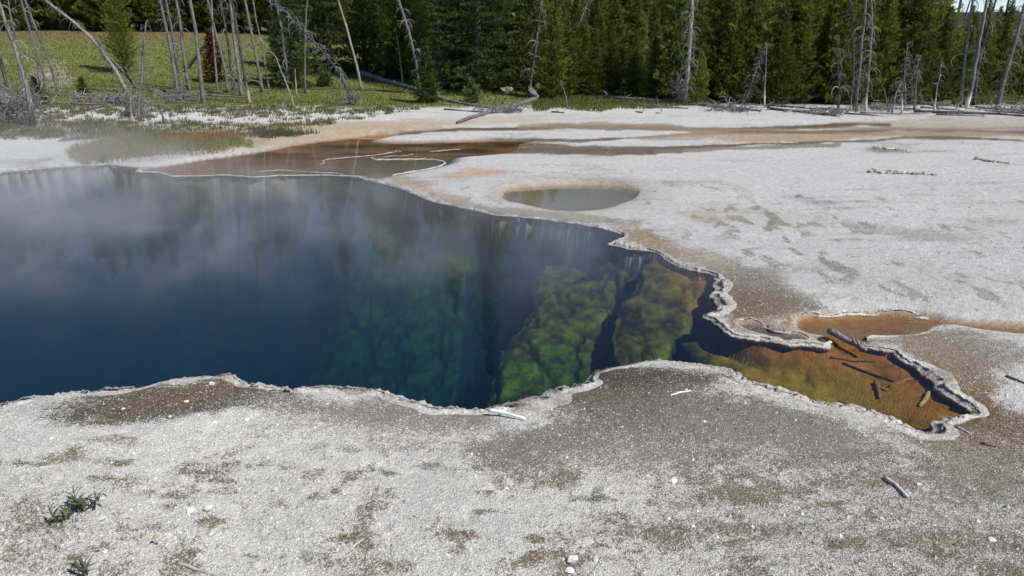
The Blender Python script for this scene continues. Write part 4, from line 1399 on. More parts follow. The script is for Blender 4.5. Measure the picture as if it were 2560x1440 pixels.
def branch_mesh(seed, droop, twigs):
    r = random.Random(seed)
    mb = MB()
    pts = []
    p = Vector((0, 0, 0))
    ang = r.uniform(0.2, 0.7) if droop > 0 else r.uniform(-0.1, 0.3)
    n = 9
    yaw = 0
    for i in range(n):
        pts.append(p.copy())
        p = p + Vector((math.cos(ang) * math.cos(yaw), math.sin(yaw) * math.cos(ang) * 0.6, math.sin(ang))) * (1.0 / n)
        ang -= droop * r.uniform(0.16, 0.42)
        yaw += r.uniform(-.18, .18)
    mb.tube(pts, [0.020 * (1 - i / n) + 0.006 for i in range(n)], 4, (0.23, 0.226, 0.22))
    for _ in range(twigs):
        i = r.randint(2, n - 2)
        q = pts[i]
        dv = Vector((r.uniform(-.2, .6), r.uniform(-.7, .7), r.uniform(-.9, .1))) * r.uniform(0.12, 0.30)
        mb.tube([q, q + dv * 0.5 + Vector((0, 0, .01)), q + dv + Vector((0, 0, -.04))], [0.007, 0.005, 0.003], 3, (0.22, 0.216, 0.21))
    return mb.mesh('branch', M_WOOD)


CURL = [branch_mesh(100 + i, 1.0, 1 + i % 3) for i in range(6)]
BUSHY = [branch_mesh(130 + i, 0.75, 7) for i in range(5)]
STUB = [branch_mesh(160 + i, 0.25, 0) for i in range(3)]


def twig_mass(seed, H0, H1, R, n, axis):
    """fine hanging twigs round a trunk; axis(h) gives the trunk centre"""
    r = random.Random(seed)
    mb = MB()
    for _ in range(n):
        hh = r.uniform(H0, H1)
        c = axis(hh)
        a = r.uniform(0, 6.28)
        L = R * (1.15 - 0.7 * (hh - H0) / (H1 - H0 + 1e-6)) * r.uniform(0.35, 1.0)
        o = Vector((math.cos(a), math.sin(a), 0))
        p1 = c + o * L * 0.45 + Vector((0, 0, r.uniform(-.05, .08)))
        p2 = c + o * L * 0.85 + Vector((r.uniform(-.05, .05), r.uniform(-.05, .05), -L * r.uniform(.1, .5)))
        p3 = p2 + Vector((r.uniform(-.06, .06), r.uniform(-.06, .06), -L * r.uniform(.2, .7)))
        g = r.uniform(0.12, 0.25)
        mb.tube([c, p1, p2, p3], [0.009, 0.007, 0.005, 0.003], 3, (g, g * 0.98, g * 0.95), cap=False)
    return mb.mesh('twigs', M_WOOD)


rb = random.Random(9)


def snag(pp, wpx, top, nb, style, tint, label, group='dead standing trunks', name='dead_tree', foot=None, depth_lean=0.0, blen=1.0):
    base = G(*pp[0])
    Yb = base.y
    pts = [base + Vector((0, 0, -0.12))]
    for q in pp[1:]:
        w = PY(q[0], q[1], Yb)
        w.y += depth_lean * (w.z - base.z)
        pts.append(w)
    # carry the top on beyond the picture
    if top and pts[-1].z < top:
        dv = pts[-1] - pts[-2]
        dv.normalize()
        k = (top - pts[-1].z) / max(dv.z, 0.25)
        pts.append(pts[-1] + dv * k * 0.5 + Vector((0, rb.uniform(-.1, .1), 0)))
        pts.append(pts[-2] + dv * k + Vector((0, rb.uniform(-.2, .2), 0)))
    # resample with slight crookedness
    fine = []
    segs = []
    for i in range(len(pts) - 1):
        k = max(2, int((pts[i + 1] - pts[i]).length / 0.35))
        for j in range(k):
            fine.append(pts[i].lerp(pts[i + 1], j / k) + Vector((rb.uniform(-.012, .012), rb.uniform(-.02, .02), 0)))
    fine.append(pts[-1])
    slant = math.hypot(Yb, base.x * 0.6)
    r0 = wpx / FPX * Yb * 0.9 / 2
    Ltot = sum((fine[i + 1] - fine[i]).length for i in range(len(fine) - 1))
    rad, cols, acc = [], [], 0
    for i, p in enumerate(fine):
        if i:
            acc += (fine[i] - fine[i - 1]).length
        u = acc / Ltot
        flare = 1 + 0.45 * math.exp(-acc / 0.18)
        rad.append(max(r0 * (1 - 0.8 * u) * flare, 0.008))
        c = tint
        hh = p.z - base.z
        if foot and hh < foot[0] * (1 + rb.uniform(-.2, .2)):
            c = foot[1]
        j = rb.uniform(0.85, 1.15)
        cols.append(tuple(x * j for x in c))
    e = empty(name, base, label, 'dead tree', group)
    mb = MB()
    mb.tube([p - base for p in fine], rad, 8, cols=cols, rough=0.06, rng=rb)
    link('trunk', mb.mesh('trunk', M_WOOD), e)
    # branches
    lib = {'curl': CURL, 'bushy': BUSHY, 'bare': STUB, 'stub': STUB}[style]
    vis = [i for i, p in enumerate(fine) if 0.5 < p.z - base.z < 5.0]
    for _ in range(nb):
        if not vis:
            break
        i = rb.choice(vis)
        o = link('branch', rb.choice(lib), e, fine[i] - base)
        a = rb.choice([0, math.pi]) + rb.gauss(0, 0.75)
        s = {'curl': rb.uniform(0.35, 0.85), 'bushy': rb.uniform(0.3, 0.6), 'bare': rb.uniform(0.12, 0.4), 'stub': rb.uniform(.1, .25)}[style] * blen
        ztop = max(fine[-1].z - base.z, 1.0)
        s *= max(0.3, 1.15 - 0.85 * (fine[i].z - base.z) / min(ztop, 7.0))
        o.rotation_euler = (rb.uniform(-.25, .25), rb.uniform(-.35, .55), a)
        o.scale = (s, s, s * rb.uniform(0.7, 1.5))
    if style in ('bushy', 'curl') and nb > 5:
        zs_ = [p.z - base.z for p in fine]
        hi = min(zs_[-1], 4.6)

        def axis(hh):
            for i in range(len(fine) - 1):
                if zs_[i + 1] >= hh:
                    f = (hh - zs_[i]) / max(zs_[i + 1] - zs_[i], 1e-6)
                    return (fine[i] - base).lerp(fine[i + 1] - base, max(0, min(1, f)))
            return fine[-1] - base
        t = link('twigs', twig_mass(len(label) * 7 + int(wpx * 10), 0.25, hi, (0.55 if style == 'bushy' else 0.32) * blen, int((95 if style == 'bushy' else 34) * hi / 3), axis), e)
        t['kind'] = 'stuff'
    return e


YEL = (0.42, 0.33, 0.2)
WHT = (0.58, 0.55, 0.48)
SN = [
    ([(82, 316), (74, 250), (60, 185), (32, 107), (0, 15)], 15, 6, 26, 'curl', PALE, 'thick pale trunk leaning left at the left edge of the picture', (0.35, DARK)),
    ([(36, 285), (18, 215), (0, 147), (-30, 40)], 11, 6, 12, 'curl', DARK, 'dark leaning trunk half outside the left edge', None),
    ([(20, 290), (-20, 205), (-60, 120)], 10, 6, 10, 'bushy', DARK, 'dark trunk buried in brush at the far left', None),
    ([(5, 262), (-8, 190), (-22, 100)], 9, 6, 14, 'bushy', GREY, 'twiggy grey snag at the very left edge behind the brush', None),
    ([(62, 246), (50, 180), (40, 110), (20, 0)], 7, 7, 14, 'curl', GREY, 'slim grey snag directly behind the thick pale trunk', None),
    ([(108, 255), (96, 200), (92, 150)], 6, None, 8, 'bushy', DARK, 'short dark twiggy snag by the round green pine shrub', None),
    ([(122, 247), (105, 170), (85, 107), (52, 0)], 8, 8, 12, 'curl', GREY, 'slim grey trunk leaning left, first behind the thick pale one', None),
    ([(150, 240), (122, 150), (95, 82), (62, 0)], 8, 8, 14, 'curl', GREY, 'slim grey trunk leaning left, second behind the thick pale one', None),
    ([(320, 230), (290, 178), (232, 98), (172, 45), (112, 0)], 11, 5.5, 22, 'bushy', PALE, 'long trunk leaning far left over the meadow, hung with twigs', None),
    ([(348, 220), (300, 170), (250, 118), (215, 82)], 8, None, 12, 'curl', GREY, 'shorter pole leaning left under the long leaning trunk', None),
    ([(345, 299), (352, 215), (358, 120), (366, 52)], 11, None, 26, 'bushy', GREY, 'upright bushy grey snag in front of the lone meadow pine', None),
    ([(330, 298), (327, 270), (325, 243)], 8, None, 2, 'stub', YEL, 'short yellowish stump beside the upright bushy snag', None),
    ([(412, 308), (400, 255), (380, 205)], 6, None, 5, 'curl', GREY, 'small crooked dead sapling on the white ground right of the bushy snag', None),
    ([(445, 234), (430, 140), (412, 55), (400, 0)], 10, 9, 10, 'curl', GREY, 'leftmost trunk of the close group by the lone meadow pine', None),
    ([(456, 228), (440, 150), (430, 75), (415, 0)], 8, 9, 8, 'curl', GREY, 'grey trunk crossing the leftmost of the close group', None),
    ([(474, 227), (462, 155), (450, 55), (440, 0)], 10, 9, 26, 'curl', GREY, 'grey trunk with curled white branches in the close group', None),
    ([(508, 256), (500, 175), (490, 80), (475, 0)], 11, 10, 3, 'bare', GREY, 'smooth branchless grey trunk left of the red pine', None),
    ([(573, 232), (555, 140), (535, 65), (520, 0)], 8, 9, 8, 'curl', GREY, 'grey trunk passing just right of the red pine', None),
    ([(543, 228), (538, 150), (532, 70), (528, 0)], 6, 8, 4, 'bare', PALE, 'thin straight trunk in front of the red pine', None),
    ([(585, 229), (572, 120), (560, 50), (548, 0)], 8, 9, 8, 'curl', DARK, 'dark grey trunk behind the ring branched snag', None),
    ([(606, 240), (592, 150), (585, 90), (575, 0)], 11, 9, 30, 'curl', PALE, 'snag with big ring shaped branches', None),
    ([(624, 258), (610, 180), (597, 100), (580, 0)], 9, 9, 12, 'curl', DARK, 'dark trunk right of the ring branched snag', (0.5, YEL)),
    ([(657, 231), (640, 140), (628, 80), (612, 0)], 9, 9, 8, 'bare', GREY, 'grey trunk leaning left, right of the dark trunk', None),
    ([(672, 222), (658, 130), (640, 50), (632, 0)], 5, 8, 6, 'bare', GREY, 'thin grey pole left of the black scorched trunk', None),
    ([(701, 196), (690, 110), (682, 50), (674, 0)], 8, 9, 6, 'curl', BLACK, 'black scorched trunk in front of the open spruce', None),
    ([(725, 222), (714, 150), (704, 70), (690, 0)], 8, 9, 8, 'curl', GREY, 'grey trunk inside the open spruce', None),
    ([(738, 270), (718, 212), (690, 145), (648, 95)], 5, None, 7, 'curl', PALE, 'thin curved dead sapling arching over the grass', None),
    ([(762, 233), (762, 150), (763, 75), (768, 0)], 6, 9, 4, 'bare', GREY, 'thin straight grey trunk right of the open spruce', None),
    ([(741, 238), (739, 200), (738, 172)], 6, None, 1, 'stub', YEL, 'broken yellow stump in the grass below the open spruce', None),
    ([(886, 262), (862, 210), (838, 168), (790, 110), (740, 58), (685, 0)], 8, 6, 30, 'bushy', DARK, 'dark leaning snag with a draped skirt of twigs', None),
    ([(905, 222), (890, 160), (865, 65), (845, 0)], 8, 9, 2, 'bare', PALE, 'bare grey pole leaning left beside the yellow green spruce', None),
    ([(1008, 213), (1000, 140), (990, 85)], 6, None, 2, 'bare', PALE, 'broken snag with yellow foot behind the fallen log', (0.5, YEL)),
    ([(1053, 236), (1040, 155), (1022, 80), (997, 0)], 9, 9, 34, 'curl', GREY, 'leaning grey snag with curly branches left of the small bright spruce', None),
    ([(1056, 185), (1050, 100), (1040, 40), (1033, 0)], 5, 9, 5, 'bare', GREY, 'slim grey pole behind the small bright spruce', None),
    ([(1098, 222), (1098, 185), (1096, 75), (1093, 0)], 8, 9, 40, 'curl', GREY, 'upright snag with long drooping curls before the large dark spruce', None),
    ([(1322, 236), (1330, 175), (1342, 110), (1352, 0)], 8, 9, 34, 'curl', DARK, 'dark snag with grey curls behind the big fallen root wad', None),
    ([(1362, 215), (1365, 105), (1360, 50), (1353, 0)], 6, 8, 8, 'curl', GREY, 'second stem beside the dark snag with grey curls', None),
    ([(1420, 273), (1415, 240), (1400, 205)], 5, None, 3, 'curl', GREY, 'short bent dead sapling on the grass strip', None),
    ([(1395, 215), (1408, 150), (1442, 72), (1472, 0)], 6, 6, 7, 'curl', GREY, 'thin pole leaning right against the forest wall', None),
    ([(1690, 252), (1697, 125), (1704, 60), (1712, 0)], 7, 8, 20, 'curl', DARK, 'dark left stem of the draped double snag', None),
    ([(1713, 262), (1722, 150), (1727, 75), (1732, 0)], 12, 9, 28, 'bushy', PALE, 'thick draped snag standing behind the fallen log', None),
    ([(1855, 261), (1885, 190), (1905, 140), (1916, 108)], 7, None, 16, 'bushy', GREY, 'bushy snag leaning right at the forest edge', None),
    ([(1911, 270), (1913, 190), (1917, 110)], 5, None, 5, 'curl', GREY, 'thin upright pole right of the leaning bushy snag', (0.4, WHT)),
    ([(2097, 276), (2096, 190), (2092, 90)], 7, None, 26, 'curl', DARK, 'short snag with white curls left of the snag pair', None),
    ([(2136, 276), (2135, 225), (2132, 75), (2125, 0)], 7, 8, 14, 'curl', DARK, 'left trunk of the tight snag pair', (0.25, YEL)),
    ([(2139, 278), (2145, 212), (2155, 100), (2165, 0)], 9, 8, 16, 'curl', GREY, 'right trunk of the tight snag pair, yellow at the foot', (0.3, YEL)),
    ([(2127, 276), (2130, 245), (2131, 230)], 5, None, 4, 'curl', WHT, 'white footed stub at the left of the tight snag pair', None),
    ([(2164, 278), (2172, 175), (2180, 75), (2177, 0)], 8, 8, 24, 'curl', GREY, 'white footed snag right of the tight pair', (0.32, WHT)),
    ([(2198, 235), (2203, 115), (2212, 0)], 6, 8, 4, 'bare', DARK, 'dark pole rising out of the forest behind the white footed snag', None),
    ([(2226, 277), (2210, 225), (2194, 195)], 4, None, 3, 'bare', GREY, 'thin dead sapling leaning left beside the white footed snag', None),
    ([(2230, 283), (2238, 245), (2248, 210)], 6, None, 10, 'curl', PALE, 'short left stem of the forked snags, leaning right', (0.4, WHT)),
    ([(2257, 286), (2255, 240), (2262, 180), (2270, 108)], 6, None, 24, 'bushy', GREY, 'taller right stem of the forked snags', (0.35, WHT)),
    ([(2285, 276), (2290, 220), (2297, 140)], 6, None, 22, 'bushy', GREY, 'drooping grey snag right of the forked snags', None),
    ([(2337, 277), (2339, 240), (2348, 190), (2356, 145)], 5, None, 6, 'curl', GREY, 'thin white footed snag standing alone right of the drooping one', (0.45, WHT)),
    ([(2400, 266), (2410, 175), (2418, 100), (2432, 0)], 9, 8, 16, 'curl', GREY, 'leftmost of the three tall leaning snags', (0.4, (0.26, 0.19, 0.14))),
    ([(2415, 268), (2428, 225), (2447, 112), (2468, 0)], 11, 8, 8, 'curl', GREY, 'thickest of the three tall leaning snags', (0.25, WHT)),
    ([(2434, 263), (2447, 162), (2467, 82), (2489, 0)], 8, 8, 14, 'curl', DARK, 'rightmost of the three tall leaning snags', None),
    ([(2424, 264), (2433, 200), (2440, 150), (2455, 60)], 6, 6, 4, 'bare', DARK, 'thin dark stem squeezed between the three tall leaning snags', None),
    ([(2493, 271), (2503, 225), (2532, 125), (2560, 20)], 12, 8, 24, 'bushy', GREY, 'thick bushy snag leaning right at the right edge of the picture', None),
]
for row in SN:
    pp, wpx, top, nb, style, tint, lab, foot = row
    snag(pp, wpx, top, nb, style, tint, lab, foot=foot)
# slim poles sticking up beyond the forest at the right
for i, (x0, lean) in enumerate(((2341, 4), (2350, 10), (2356, 4), (2364, 8), (2385, 8), (2402, 12), (2392, 3), (2452, 16), (2510, 2), (2070, 3), (2080, -2), (1998, -2))):
    y = 44 + (i % 4) * 5
    a = (x0 - 1280) / 2100
    x = a * y
    base = Vector((x, y, float(height(np.array([x]), np.array([y]))[0])))
    e = empty('dead_pole', base, 'slim dark dead pole rising above the distant young pines at the right', 'dead tree', 'slim poles beyond the forest')
    mb = MB()
    Ht = rng.uniform(6, 9)
    mb.tube([(0, 0, -0.1), (lean * 0.02, 0, Ht * .5), (lean * 0.06, 0, Ht)], [0.06, 0.045, 0.012], 6, DARK)
    link('trunk', mb.mesh('trunk', M_WOOD), e)
    for _ in range(5):
        q = rng.uniform(0.3, 0.9)
        o = link('branch', rng.choice(STUB), e, (lean * 0.05 * q, 0, Ht * q))
        o.scale = (0.3,) * 3
        o.rotation_euler = (0, 0, rng.uniform(0, 6.28))

# charred stump with a black log
b = G(985, 196)
e = empty('charred_stump', b, 'black charred stump with a burnt log beside it, in front of the pines', 'stump')
mb = MB()
r_ = random.Random(4)
hS = 76 / FPX * b.y
mb.tube([(0, 0, -.2), (0.02, 0, .1), (-.03, 0, hS * .35), (-.08, 0, hS * .7), (-0.11, 0, hS * 0.95), (-.14, .02, hS)], [.5, .38, .25, .2, .17, .05], 10, BLACK, rough=.15, rng=r_)
link('trunk', mb.mesh('trunk', M_LOG), e)
mb = MB()
mb.tube([(0.1, -.05, hS * .28), (0.5, -.05, hS * .36), (.95, .0, hS * .33)], [.16, .15, .12], 8, BLACK, rough=.15, rng=r_)
mb.tube([(-.3, -.1, 0.05), (-.35, 0, .4), (-.1, 0, .6)], [.18, .15, .1], 7, BLACK, rough=.15, rng=r_)
mb.tube([(.55, -.1, -.1), (.5, 0, .35), (.45, 0, hS * .35)], [.2, .15, .1], 7, BLACK, rough=.15, rng=r_)
link('charred_limb', mb.mesh('charred_limb', M_LOG), e)


# ------------------------------------------------------------------ fallen trunks
def fallen(pp, wpx, label, stubs=8, tint=GREY, roots=0, seed=1, up=0.5, name='fallen_log', stublen=0.35, sag=None, group='fallen trunks'):
    r = random.Random(seed)
    pts = []
    for i, q in enumerate(pp):
        g = G(q[0], q[1])
        pts.append(g)
    Ym = sum(p.y for p in pts) / len(pts)
    r0 = wpx / FPX * Ym / 2
    base = pts[0].copy()
    pts = [p + Vector((0, 0, r0 * up)) for p in pts]
    if sag:
        pts = [p + Vector((0, 0, s)) for p, s in zip(pts, sag)]
    fine = []
    for i in range(len(pts) - 1):
        k = max(2, int((pts[i + 1] - pts[i]).length / 0.3))
        for j in range(k):
            fine.append(pts[i].lerp(pts[i + 1], j / k) + Vector((r.uniform(-.02, .02), r.uniform(-.02, .02), r.uniform(-.015, .015))))
    fine.append(pts[-1])
    n = len(fine)
    e = empty(name, base, label, 'log', group)
    mb = MB()
    mb.tube([p - base for p in fine], [r0 * (1.05 - 0.65 * i / n) for i in range(n)], 8, cols=[tuple(c * r.uniform(.8, 1.2) for c in tint) for _ in fine], rough=.1, rng=r)
    link('trunk', mb.mesh('trunk', M_LOG), e)
    for _ in range(stubs):
        i = r.randint(1, n - 1)
        o = link('branch', r.choice(STUB + CURL[:3]), e, fine[i] - base)
        s = stublen * r.uniform(.5, 1.3)
        o.scale = (s, s, s)
        o.rotation_euler = (r.uniform(-.6, .6), r.uniform(-1.3, .3), r.choice([-1.2, -1.9, 1.3, 2.2, 0.3]) + r.uniform(-.5, .5))
    if roots:
        mb = MB()
        c = fine[0] - base
        for k in range(roots):
            a = 6.28 * k / roots + r.uniform(-.3, .3)
            L = r0 * r.uniform(2.5, 6)
            v = Vector((r.uniform(-.6, .2), 0.5 * math.cos(a), abs(math.sin(a)) * 0.9 + .1))
            v.normalize()
            mid = c + v * L * .5 + Vector((r.uniform(-.05, .05), 0, r.uniform(-.05, .05)))
            mb.tube([c, mid, c + v * L + Vector((r.uniform(-.12, .12), 0, 0))], [r0 * .6, r0 * .38, r0 * .1], 6, tuple(x * 1.35 for x in tint), rough=.1, rng=r)
        link('root', mb.mesh('root', M_LOG), e)
    return e


FL = [
    ([(902, 186), (965, 206), (1040, 226)], 15, 'thick fallen log sloping down in the grass left of the small bright spruce', 4, (0.3, 0.285, 0.265), 0),
    ([(772, 224), (840, 223), (1015, 231)], 5, 'thin dark pole lying across the grass', 3, DARK, 0),
    ([(1100, 250), (1165, 263), (1232, 273)], 10, 'fallen trunk with a small root end below the pale shrub', 14, GREY, 5),
    ([(1340, 252), (1280, 268), (1215, 286), (1143, 310)], 15, 'big fallen trunk with whitish root wad pointing at the brown shallows', 16, GREY, 9),
    ([(1518, 247), (1605, 251), (1682, 258)], 9, 'fallen trunk with an upright splintered end left of the draped snag', 34, GREY, 5),
    ([(1708, 259), (1780, 268), (1902, 279)], 10, 'fallen trunk with many stubs right of the draped snag', 44, GREY, 2),
    ([(1560, 262), (1680, 268)], 5, 'thin grey pole lying in front of the splintered trunk', 12, GREY, 0),
    ([(1920, 274), (2020, 283), (2088, 291)], 8, 'dark fallen trunk at the left end of the right hand log jam', 16, DARK, 3),
    ([(2025, 272), (2130, 274)], 5, 'pale pole behind the short snag with white curls', 8, GREY, 0),
    ([(2165, 267), (2257, 273), (2300, 275)], 7, 'fallen trunk between the white footed snag and the forked snags', 14, GREY, 4),
    ([(2150, 283), (2250, 286), (2330, 283)], 5, 'thin pale pole in front of the forked snags', 10, PALE, 0),
    ([(2285, 281), (2400, 285), (2495, 287), (2580, 294)], 9, 'long dark trunk lying in front of the three tall leaning snags', 26, DARK, 0),
    ([(2440, 270), (2560, 279), (2640, 282)], 6, 'grey pole lying under the last bushy snag', 22, GREY, 0),
    ([(2500, 244), (2560, 246), (2660, 252)], 9, 'whitish fallen trunk with root wad at the right edge', 8, PALE, 9),
    ([(2395, 272), (2450, 274)], 7, 'pale short log at the foot of the three tall leaning snags', 5, PALE, 4),
    ([(108, 259), (230, 262), (345, 263)], 8, 'long grey trunk lying left of the upright bushy snag', 20, GREY, 0),
    ([(175, 283), (230, 275), (275, 264)], 7, 'dark trunk lying aslant on the white ground left of the bushy snag', 8, DARK, 0),
    ([(190, 245), (260, 248), (330, 244)], 8, 'grey trunk with white root end behind the long grey trunk', 14, GREY, 6),
    ([(375, 229), (500, 232), (640, 231)], 8, 'straight fallen trunk running behind the close group of trunks', 12, GREY, 0),
    ([(380, 243), (440, 242), (500, 249)], 7, 'grey trunk lying at the feet of the close group of trunks', 14, GREY, 0),
    ([(360, 263), (500, 266), (625, 268)], 5, 'thin pole lying along the top of the white ground', 8, GREY, 0),
    ([(648, 270), (690, 273), (712, 258)], 4, 'curved pale branch lying in the grass by the thin arching sapling', 1, PALE, 0),
    ([(790, 272), (840, 266), (893, 258)], 6, 'dark pole under the draped leaning snag', 3, DARK, 0),
    ([(1380, 281), (1410, 283)], 5, 'short dark log on the edge of the grass strip', 3, DARK, 0),
    ([(920, 190), (957, 165)], 7, 'slanted grey pole leaning on the charred stump', 0, GREY, 0),
    ([(470, 172), (500, 140), (530, 110)], 6, 'black scorched pole slanting behind the smooth grey trunk', 0, BLACK, 0),
    ([(1960, 280), (2075, 276)], 5, 'pale pole lying slantwise across the dark trunk of the log jam', 10, PALE, 0),
    ([(1930, 266), (2010, 270)], 6, 'grey log half hidden at the forest edge behind the dark trunk', 8, GREY, 3),
    ([(2110, 285), (2190, 290)], 5, 'grey pole in front of the tight snag pair', 10, GREY, 0),
    ([(2180, 271), (2215, 260)], 7, 'upturned pale log end behind the white footed snag', 4, PALE, 3),
    ([(2300, 270), (2390, 276)], 5, 'grey pole behind the thin white based snag', 12, GREY, 0),
    ([(2340, 288), (2460, 291)], 5, 'grey pole lying close in front of the long dark trunk', 14, GREY, 0),
    ([(2470, 278), (2600, 288)], 6, 'pale pole at the right end of the log jam', 18, PALE, 0),
    ([(2330, 264), (2350, 274)], 7, 'short log end pointing at the viewer by the thin white based snag', 2, GREY, 4),
    ([(1620, 270), (1720, 272)], 5, 'thin pole before the foot of the draped snag', 14, GREY, 0),
    ([(1590, 280), (1606, 283), (1612, 272)], 4, 'small hooked branch on the grass strip', 1, PALE, 0),
    ([(1640, 284), (1652, 284), (1657, 270)], 4, 'small hooked branch near the draped snag', 1, PALE, 0),
    ([(1480, 270), (1497, 262)], 4, 'little forked stick on the grass strip', 2, PALE, 0),
    ([(1110, 275), (1230, 283)], 5, 'thin pole beside the twig mat of the big fallen trunk', 8, GREY, 0),
    ([(420, 255), (530, 262)], 5, 'grey pole lying in front of the close trunk group', 10, GREY, 0),
    ([(520, 240), (640, 246)], 6, 'grey log lying behind the smooth branchless trunk', 10, GREY, 0),
    ([(230, 270), (320, 258)], 6, 'grey pole slanting up to the upright bushy snag', 10, GREY, 0),
    ([(20, 330), (110, 318)], 5, 'grey pole lying in the grass under the left brush', 8, GREY, 0),
    ([(560, 268), (640, 262)], 4, 'pale pole at the edge of the white ground below the dark trunk', 5, PALE, 0),
    ([(895, 20), (960, 60)], 6, 'bleached log on the slope behind the charred stump', 2, PALE, 0),
]
for i, (pp, w, lab, st, tint, ro) in enumerate(FL):
    sag = None
    if 'slanted grey pole' in lab:
        sag = [0, 0.3]
    if 'black scorched pole' in lab:
        sag = [0, 0.2, 0.6]
    if 'bleached' in lab:
        continue
    fallen(pp, w, lab, st, tint, ro, seed=200 + i, sag=sag)
# bleached logs on the far slope
for i, (a0, a1, y0, y1, lab) in enumerate(((-0.178, -0.155, 74, 70, 'bleached log on the slope behind the charred stump'), (0.0, 0.022, 74, 71, 'bleached log on the slope left of the dark curly snag'), (-0.004, 0.018, 79, 77, 'upper bleached log on the slope left of the dark curly snag'))):
    x0, x1 = a0 * y0, a1 * y1
    z0, z1 = [float(height(np.array([x]), np.array([y]))[0]) for x, y in ((x0, y0), (x1, y1))]
    e = empty('fallen_log', (x0, y0, z0), lab, 'log', 'fallen trunks')
    mb = MB()
    mb.tube([(0, 0, .15), ((x1 - x0) * .5, (y1 - y0) * .5, (z1 - z0) * .5 + .2), (x1 - x0, y1 - y0, z1 - z0 + .15)], [.22, .18, .12], 8, PALE, rough=.1, rng=rb)
    link('trunk', mb.mesh('trunk', M_LOG), e)


# tangles of dead brush
def brush(bx_, by_, R, Hh, n, label, seed):
    r = random.Random(seed)
    b = G(bx_, by_)
    mb = MB()
    for _ in range(n):
        c = Vector((r.gauss(0, R * .45), r.gauss(0, R * .4), abs(r.gauss(0, Hh * .4))))
        a = r.uniform(0, 6.28)
        L = r.uniform(0.25, 0.8) * R
        v = Vector((math.cos(a), math.sin(a) * .7, r.uniform(-.5, .6)))
        p2 = c + v * L * .5 + Vector((0, 0, r.uniform(0, .12)))
        p3 = c + v * L + Vector((0, 0, -r.uniform(0, .25) * L))
        p3.z = max(p3.z, -0.02)
        g = r.uniform(.10, .26)
        mb.tube([c, p2, p3], [r.uniform(.008, .022), .010, .004], 4, (g, g * .98, g * .94), cap=False)
    e = empty('brush_pile', b, label, 'brush pile', 'tangles of dead branches')
    link('twigs', mb.mesh('twigs', M_WOOD), e)['kind'] = 'stuff'


for i, (bx_, by_, R, Hh, n, lab) in enumerate((
        (40, 300, 0.9, 0.9, 260, 'high grey tangle of branches at the left edge under the leaning trunks'), (70, 268, 0.9, 0.6, 160, 'grey brush behind the thick pale trunk'), (345, 290, 0.45, 0.7, 160, 'brush heaped round the upright bushy snag'),
        (300, 262, 0.7, 0.45, 150, 'tangle of roots and branches left of the upright bushy snag'), (450, 250, 0.8, 0.3, 120, 'low grey brush at the feet of the close trunk group'), (215, 258, 0.7, 0.4, 100, 'grey brush among the left fallen trunks'),
        (1250, 280, 0.7, 0.15, 110, 'flat mat of twigs under the big fallen trunk'), (1700, 255, 0.4, 0.9, 150, 'twig skirt at the foot of the draped snag'), (1830, 276, 0.9, 0.2, 120, 'low twigs along the trunk with many stubs'),
        (2060, 285, 0.8, 0.15, 90, 'low twigs at the left end of the log jam'), (2200, 274, 0.9, 0.15, 90, 'low twigs between the snag pair and the forked snags'), (2495, 225, 0.5, 0.5, 90, 'root tangle behind the last bushy snag'),
        (2540, 280, 0.9, 0.2, 110, 'low twigs at the right end of the log jam'), (880, 262, 0.35, 0.5, 90, 'twigs hanging to the ground under the draped leaning snag'), (185, 350, 0.35, 0.12, 40, 'small bleached branch heap on the left bank'))):
    brush(bx_, by_, R, Hh, n, lab, 400 + i)


# ------------------------------------------------------------------ boulders and loose stones
def stone(bx_, by_, wpx, label, seed, col=(0.6, 0.585, 0.55), flat=0.55, cat='stone', name='stone', group=None):
    r = random.Random(seed)
    b = G(bx_, by_)
    rr = wpx / FPX * math.hypot(b.y, CAM_H) / 2
    mb = MB()
    mb.lump((0, 0, rr * flat * 0.45), rr, r, col, (1, r.uniform(.7, 1), flat), 0.28)
    o = link(name, mb.mesh(name, M_ROCK, smooth=False), None, b)
    o.rotation_euler = (0, 0, r.uniform(0, 6))
    tag(o, label, cat, group)


